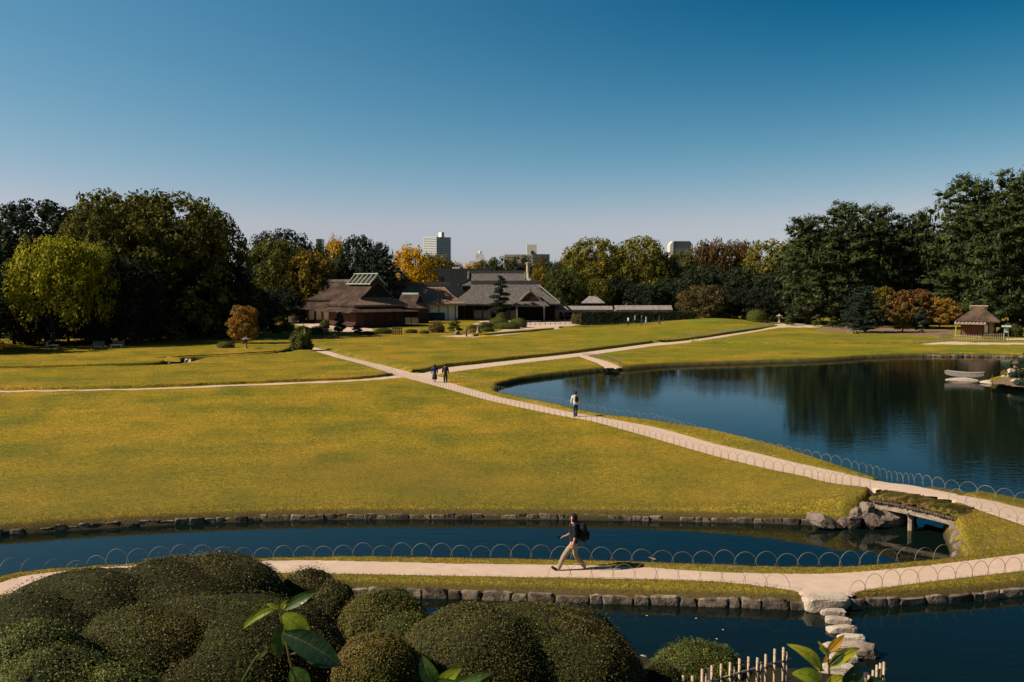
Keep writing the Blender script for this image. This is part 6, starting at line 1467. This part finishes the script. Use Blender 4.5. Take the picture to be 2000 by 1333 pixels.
# bare stems of the ragged azalea
c = Vector((W(600, 0, 21.6).x, 21.6, gz(W(600, 0, 21.6).x, 21.6))); rt = empty('bare_shrub', c); tag(rt, 'pale bare twisted stems showing between the dark azaleas', 'shrub'); g = random.Random(5)
for k in range(8):
    x = g.uniform(-.6, .55); pts = [(x, g.uniform(-.2, .1), 0)]
    for i in range(5): q = pts[-1]; pts.append((q[0] + g.uniform(-.10, .10), q[1] + g.uniform(-.08, .05), q[2] + g.uniform(.22, .34)))
    MB().tube(pts, [.018, .016, .013, .011, .008, .005], 5).build('stem', M['bark_pale'], rt)

# ------------------------------------------------------------------ bamboo fence at the bottom
def yotsume(x0, y0, x1, y1, z0, zt, n, label, seed):
    a = W(x0, y0, (EYE - zt) / -(ray(x0, y0).z) * ray(x0, y0).y); b = W(x1, y1, (EYE - zt) / -(ray(x1, y1).z) * ray(x1, y1).y); d = b - a; L = Vector((d.x, d.y)).length
    rt = empty('bamboo_fence', (a.x, a.y, 0), math.atan2(d.y, d.x)); tag(rt, label, 'fence'); g = random.Random(seed)
    for i in range(n):
        x = L * i / (n - 1); h = zt + g.uniform(-.05, .05); q = 1 if i % 3 else 2
        for j in range(q):
            m = MB(); r = .027; m.tube([(x + j * .06, -.03 * j, z0), (x + j * .06 + g.uniform(-.01, .01), -.03 * j, h - .12 * j)], r, 8)
            for kz in (.35, .7, 1.02): m.tube([(x + j * .06, -.03 * j, z0 + (h - z0) * kz * .9), (x + j * .06, -.03 * j, z0 + (h - z0) * kz * .9 + .015)], r * 1.15, 8)
            m.build('bamboo_post', M['bamboo'], rt, True)
            for kz in (.45, .78): m = MB().tube([(x + j * .06, -.03 * j, z0 + (h - z0) * kz - .02), (x + j * .06, -.03 * j, z0 + (h - z0) * kz + .02)], r * 1.35, 8).build('cord_knot', M['dark_post'], rt)
    for kz in (.45, .78):
        z = z0 + (zt - z0) * kz; MB().tube([(-.1, .05, z), (L + .28, .05, z)], .024, 8).build('bamboo_rail', M['greybamboo'], rt, True)
    MB().tube([(-.05 + L * .37, .1, z0), (-.05 + L * .37, .1, zt - .06)], .05, 8).build('thick_post', M['dark_post'], rt)
M['greybamboo'] = mat('old_grey_bamboo', (.30, .28, .26), (.20, .18, .17), 4, .6)
yotsume(1315, 1326, 1530, 1267, .0, 1.25, 13, 'bamboo lattice fence left of the stepping stones at the bottom edge', 3)
yotsume(1690, 1322, 1727, 1290, .0, 1.25, 6, 'short end of bamboo fence right of the stepping stones', 4)

# ------------------------------------------------------------------ sprigs of leaves close to the camera
def lm2(name, c1, c2, tr=.35): return mat(name, c1, c2, 30, .35, .1, 90, .5, transl=tr, detail=4, coord='obj')
M['lf_green'] = lm2('glossy_green_leaf', (.07, .14, .022), (.05, .10, .018)); M['lf_lime'] = lm2('young_lime_leaf', (.36, .44, .025), (.28, .36, .025), .55); M['lf_yel'] = lm2('yellow_green_leaf', (.66, .56, .03), (.46, .46, .03), .5)
M['lf_or'] = lm2('orange_leaf', (.85, .36, .02), (.75, .42, .03), .5); M['lf_dark'] = lm2('dark_green_leaf', (.022, .055, .016), (.016, .04, .012), .15); M['lf_stem'] = lm2('young_stem', (.22, .20, .04), (.20, .12, .04), .1); M['lf_rstem'] = lm2('reddish_stem', (.09, .035, .025), (.06, .03, .02), .05)
def leaf(rt, base, tip, wid, m, Y, bend=.12, dz=0., fold=.22, side=(0, 0)):
    """one leaf from pixel base to pixel tip at distance Y; side bends the midrib"""
    a = W(base[0], base[1], Y); b = W(tip[0], tip[1], Y + dz); a -= rt.location; b -= rt.location; d = b - a; L = d.length; t = d.normalized(); view = Vector((0, 1, -.3)).normalized(); sd = t.cross(view).normalized(); up = sd.cross(t).normalized()
    n = 9; V = []; Wd = wid / F * Y / 2; s0 = Vector((side[0] / F * Y, 0, -side[1] / F * Y))
    for i in range(n + 1):
        u = i / n; w_ = Wd * (math.sin(PI * min(1, u * .97 + .03) ** .8) ** .85) * (1 if u < 1 else 0.02) + .0004; mid = a + d * u + (s0 - up * bend * L) * (4 * u * (1 - u)) * .5
        wob = .06 * Wd * math.sin(9 * u)
        V += [mid + sd * w_ - up * (w_ * fold + wob), mid + sd * w_ * .5 - up * w_ * fold * .3, mid, mid - sd * w_ * .5 - up * w_ * fold * .3, mid - sd * w_ - up * (w_ * fold - wob)]
    Fc = [(5 * i + k, 5 * i + k + 1, 5 * i + 6 + k, 5 * i + 5 + k) for i in range(n) for k in range(4)]
    o = link('leaf', mesh_np('leaf', V, Fc, [M[m]], True), rt)
    rib = MB().tube([V[5 * i + 2] + up * -.0003 for i in range(n + 1)], [.0009 - .0006 * i / n for i in range(n + 1)], 4).build('midrib', M['lf_stem'], o)
    return o
def sprig(Y, label, stems, leaves, ox):
    rt = empty('leaf_sprig', W(ox, 1400, Y)); tag(rt, label, 'plant')
    for pts, r, m in stems: MB().tube([W(x, y, Y + dy) - rt.location for x, y, dy in pts], [r * (1 - .4 * i / (len(pts) - 1)) for i in range(len(pts))], 6).build('stem', M[m], rt, True)
    for l in leaves: leaf(rt, *l[:4], Y + (l[4] if len(l) > 4 else 0), **(l[5] if len(l) > 5 else {}))
sprig(1.6, 'tall young sprig of green leaves in front of the broad left azalea', [([(590, 1440, .1), (580, 1345, .03), (566, 1290, 0), (556, 1240, 0), (546, 1196, 0), (540, 1186, 0)], .0024, 'lf_stem'), ([(450, 1390, 0), (476, 1325, 0), (500, 1285, 0), (527, 1263, 0)], .0022, 'lf_green'), ([(562, 1280, 0), (573, 1277, 0), (590, 1272, 0)], .0012, 'lf_stem')], [
  ((553, 1190), (622, 1154), 20, 'lf_green', 0, dict(side=(0, -3), fold=.3)), ((532, 1190), (475, 1229), 16, 'lf_lime', 0, dict(side=(-6, -12), fold=.3)), ((546, 1188), (520, 1180), 9, 'lf_lime'), ((548, 1190), (562, 1172), 9, 'lf_yel'),
  ((553, 1200), (604, 1252), 40, 'lf_lime', .03, dict(side=(10, -6))), ((552, 1218), (545, 1290), 26, 'lf_green', -.01, dict(side=(-6, 0), dz=.05)), ((556, 1238), (668, 1302), 52, 'lf_dark', -.03, dict(side=(10, -10), bend=.05)), ((590, 1272), (668, 1300), 34, 'lf_dark', .02), ((570, 1306), (606, 1345), 38, 'lf_green', .03), ((500, 1290), (527, 1264), 7, 'lf_green')], 575)
sprig(1.75, 'low sprig of glossy green leaves at the bottom centre', [([(880, 1450, 0), (860, 1345, 0), (850, 1325, 0)], .0022, 'lf_stem')], [((852, 1340), (824, 1280), 34, 'lf_green', 0, dict(side=(-6, 0))), ((850, 1342), (902, 1302), 26, 'lf_lime', .03), ((868, 1350), (940, 1322), 30, 'lf_green', .05), ((890, 1336), (966, 1312), 18, 'lf_green', .0), ((840, 1345), (890, 1330), 26, 'lf_green', 0)], 870)
sprig(1.7, 'sprig with yellow-green and orange leaves before the stepping stones', [([(1622, 1440, 0), (1620, 1333, 0), (1619, 1300, 0), (1614, 1278, 0)], .0022, 'lf_rstem'), ([(1612, 1420, 0), (1606, 1333, 0), (1602, 1308, 0)], .002, 'lf_rstem')], [
  ((1603, 1310), (1537, 1259), 22, 'lf_yel', 0, dict(side=(14, -14))), ((1617, 1272), (1649, 1240), 17, 'lf_or', 0), ((1616, 1276), (1597, 1253), 8, 'lf_yel'), ((1622, 1276), (1600, 1266), 12, 'lf_lime', 0), ((1619, 1302), (1680, 1266), 24, 'lf_yel', 0, dict(side=(-2, -10))), ((1622, 1300), (1650, 1276), 14, 'lf_dark', -.01, dict(side=(4, -4))), ((1616, 1282), (1606, 1296), 7, 'lf_or'),
  ((1606, 1336), (1546, 1316), 30, 'lf_lime', 0, dict(side=(0, -16))), ((1660, 1350), (1672, 1297), 44, 'lf_dark', 0), ((1612, 1345), (1652, 1322), 26, 'lf_yel', 0, dict(side=(0, -8))), ((1690, 1352), (1728, 1330), 30, 'lf_dark', 0, dict(side=(0, -12)))], 1618)
sprig(1.9, 'single dark leaf tip poking in at the bottom left edge', [([(66, 1420, 0), (64, 1345, 0)], .002, 'lf_stem')], [((64, 1350), (66, 1317), 30, 'lf_dark', 0)], 66)

# ------------------------------------------------------------------ grass blades on the near banks and verges
def tufts():
    n = 210000
    ang = rng.uniform(-.50, .50, n); r = 25 + 24 * rng.random(n) ** 1.0; X = r * np.sin(ang); Y = r * np.cos(ang)
    sg, ss, sw = fields(X, Y); near = (sw > .14) & ((sg > .02) | ((sg > -.07) & (rng.random(n) < .35))) & ((sw < 1.5) | (sg < .35) | (rng.random(n) < .30)) & (Y > 24.5)
    X, Y = X[near], Y[near]; sgk, swk = sg[near], sw[near]; Z = land(X, Y); n = len(X); h = rng.uniform(.025, .065, n) * np.where(swk < 1.0, 1.35, .8); a = rng.uniform(0, 2 * PI, n); lean = rng.normal(0, .03, (n, 2)); w_ = .004 + .005 * rng.random(n)
    c = np.stack([X, Y, Z - .01], -1); t = np.stack([np.cos(a) * w_, np.sin(a) * w_, np.zeros(n)], -1); tp = c + np.stack([lean[:, 0], lean[:, 1], h], -1)
    nb_ = 9000; A_ = W(1708, 984, 36.6); B_ = W(1874, 1021, 33.9); t_ = rng.random((nb_, 1)); dd = np.array([B_.x - A_.x, B_.y - A_.y]); dd_ = dd / np.linalg.norm(dd); nn_ = np.array([-dd_[1], dd_[0]]); nn_ = nn_ if nn_[1] > 0 else -nn_; v_ = rng.random((nb_, 1)) ** 1.3 * .95 - .16
    pz = A_.z + (B_.z - A_.z) * t_ + .05 * np.sin(PI * t_) + np.interp(v_, [-.19, -.08, .2, .55, .95], [.24, .34, .38, .40, .36]); c2 = np.concatenate([np.array([[A_.x, A_.y]]) + dd * t_ + nn_ * v_, pz], 1); a2 = rng.uniform(0, 6.28, nb_); t2 = np.stack([np.cos(a2) * .01, np.sin(a2) * .01, 0 * a2], -1)
    tp2 = c2 + np.concatenate([-nn_[None, :] * rng.uniform(0, .05, (nb_, 1)) + rng.normal(0, .025, (nb_, 2)), rng.uniform(.02, .09, (nb_, 1))], 1); c = np.concatenate([c, c2]); t = np.concatenate([t, t2]); tp = np.concatenate([tp, tp2]); n = len(c)
    V = np.stack([c - t, c + t, tp], 1).reshape(-1, 3); o = link('grass', mesh_np('grass', V, np.arange(3 * n).reshape(-1, 3), [M['blades']])); tag(o, 'short coarse grass blades on the near banks and path verges', 'grass', kind='stuff')
M['blades'] = mat('grass_blades', (.150, .125, .030), (.085, .088, .020), 1.5, .8, 0, spec=.1, transl=.3, island=.5, c3=(.125, .085, .035), s3=.6)
tufts()
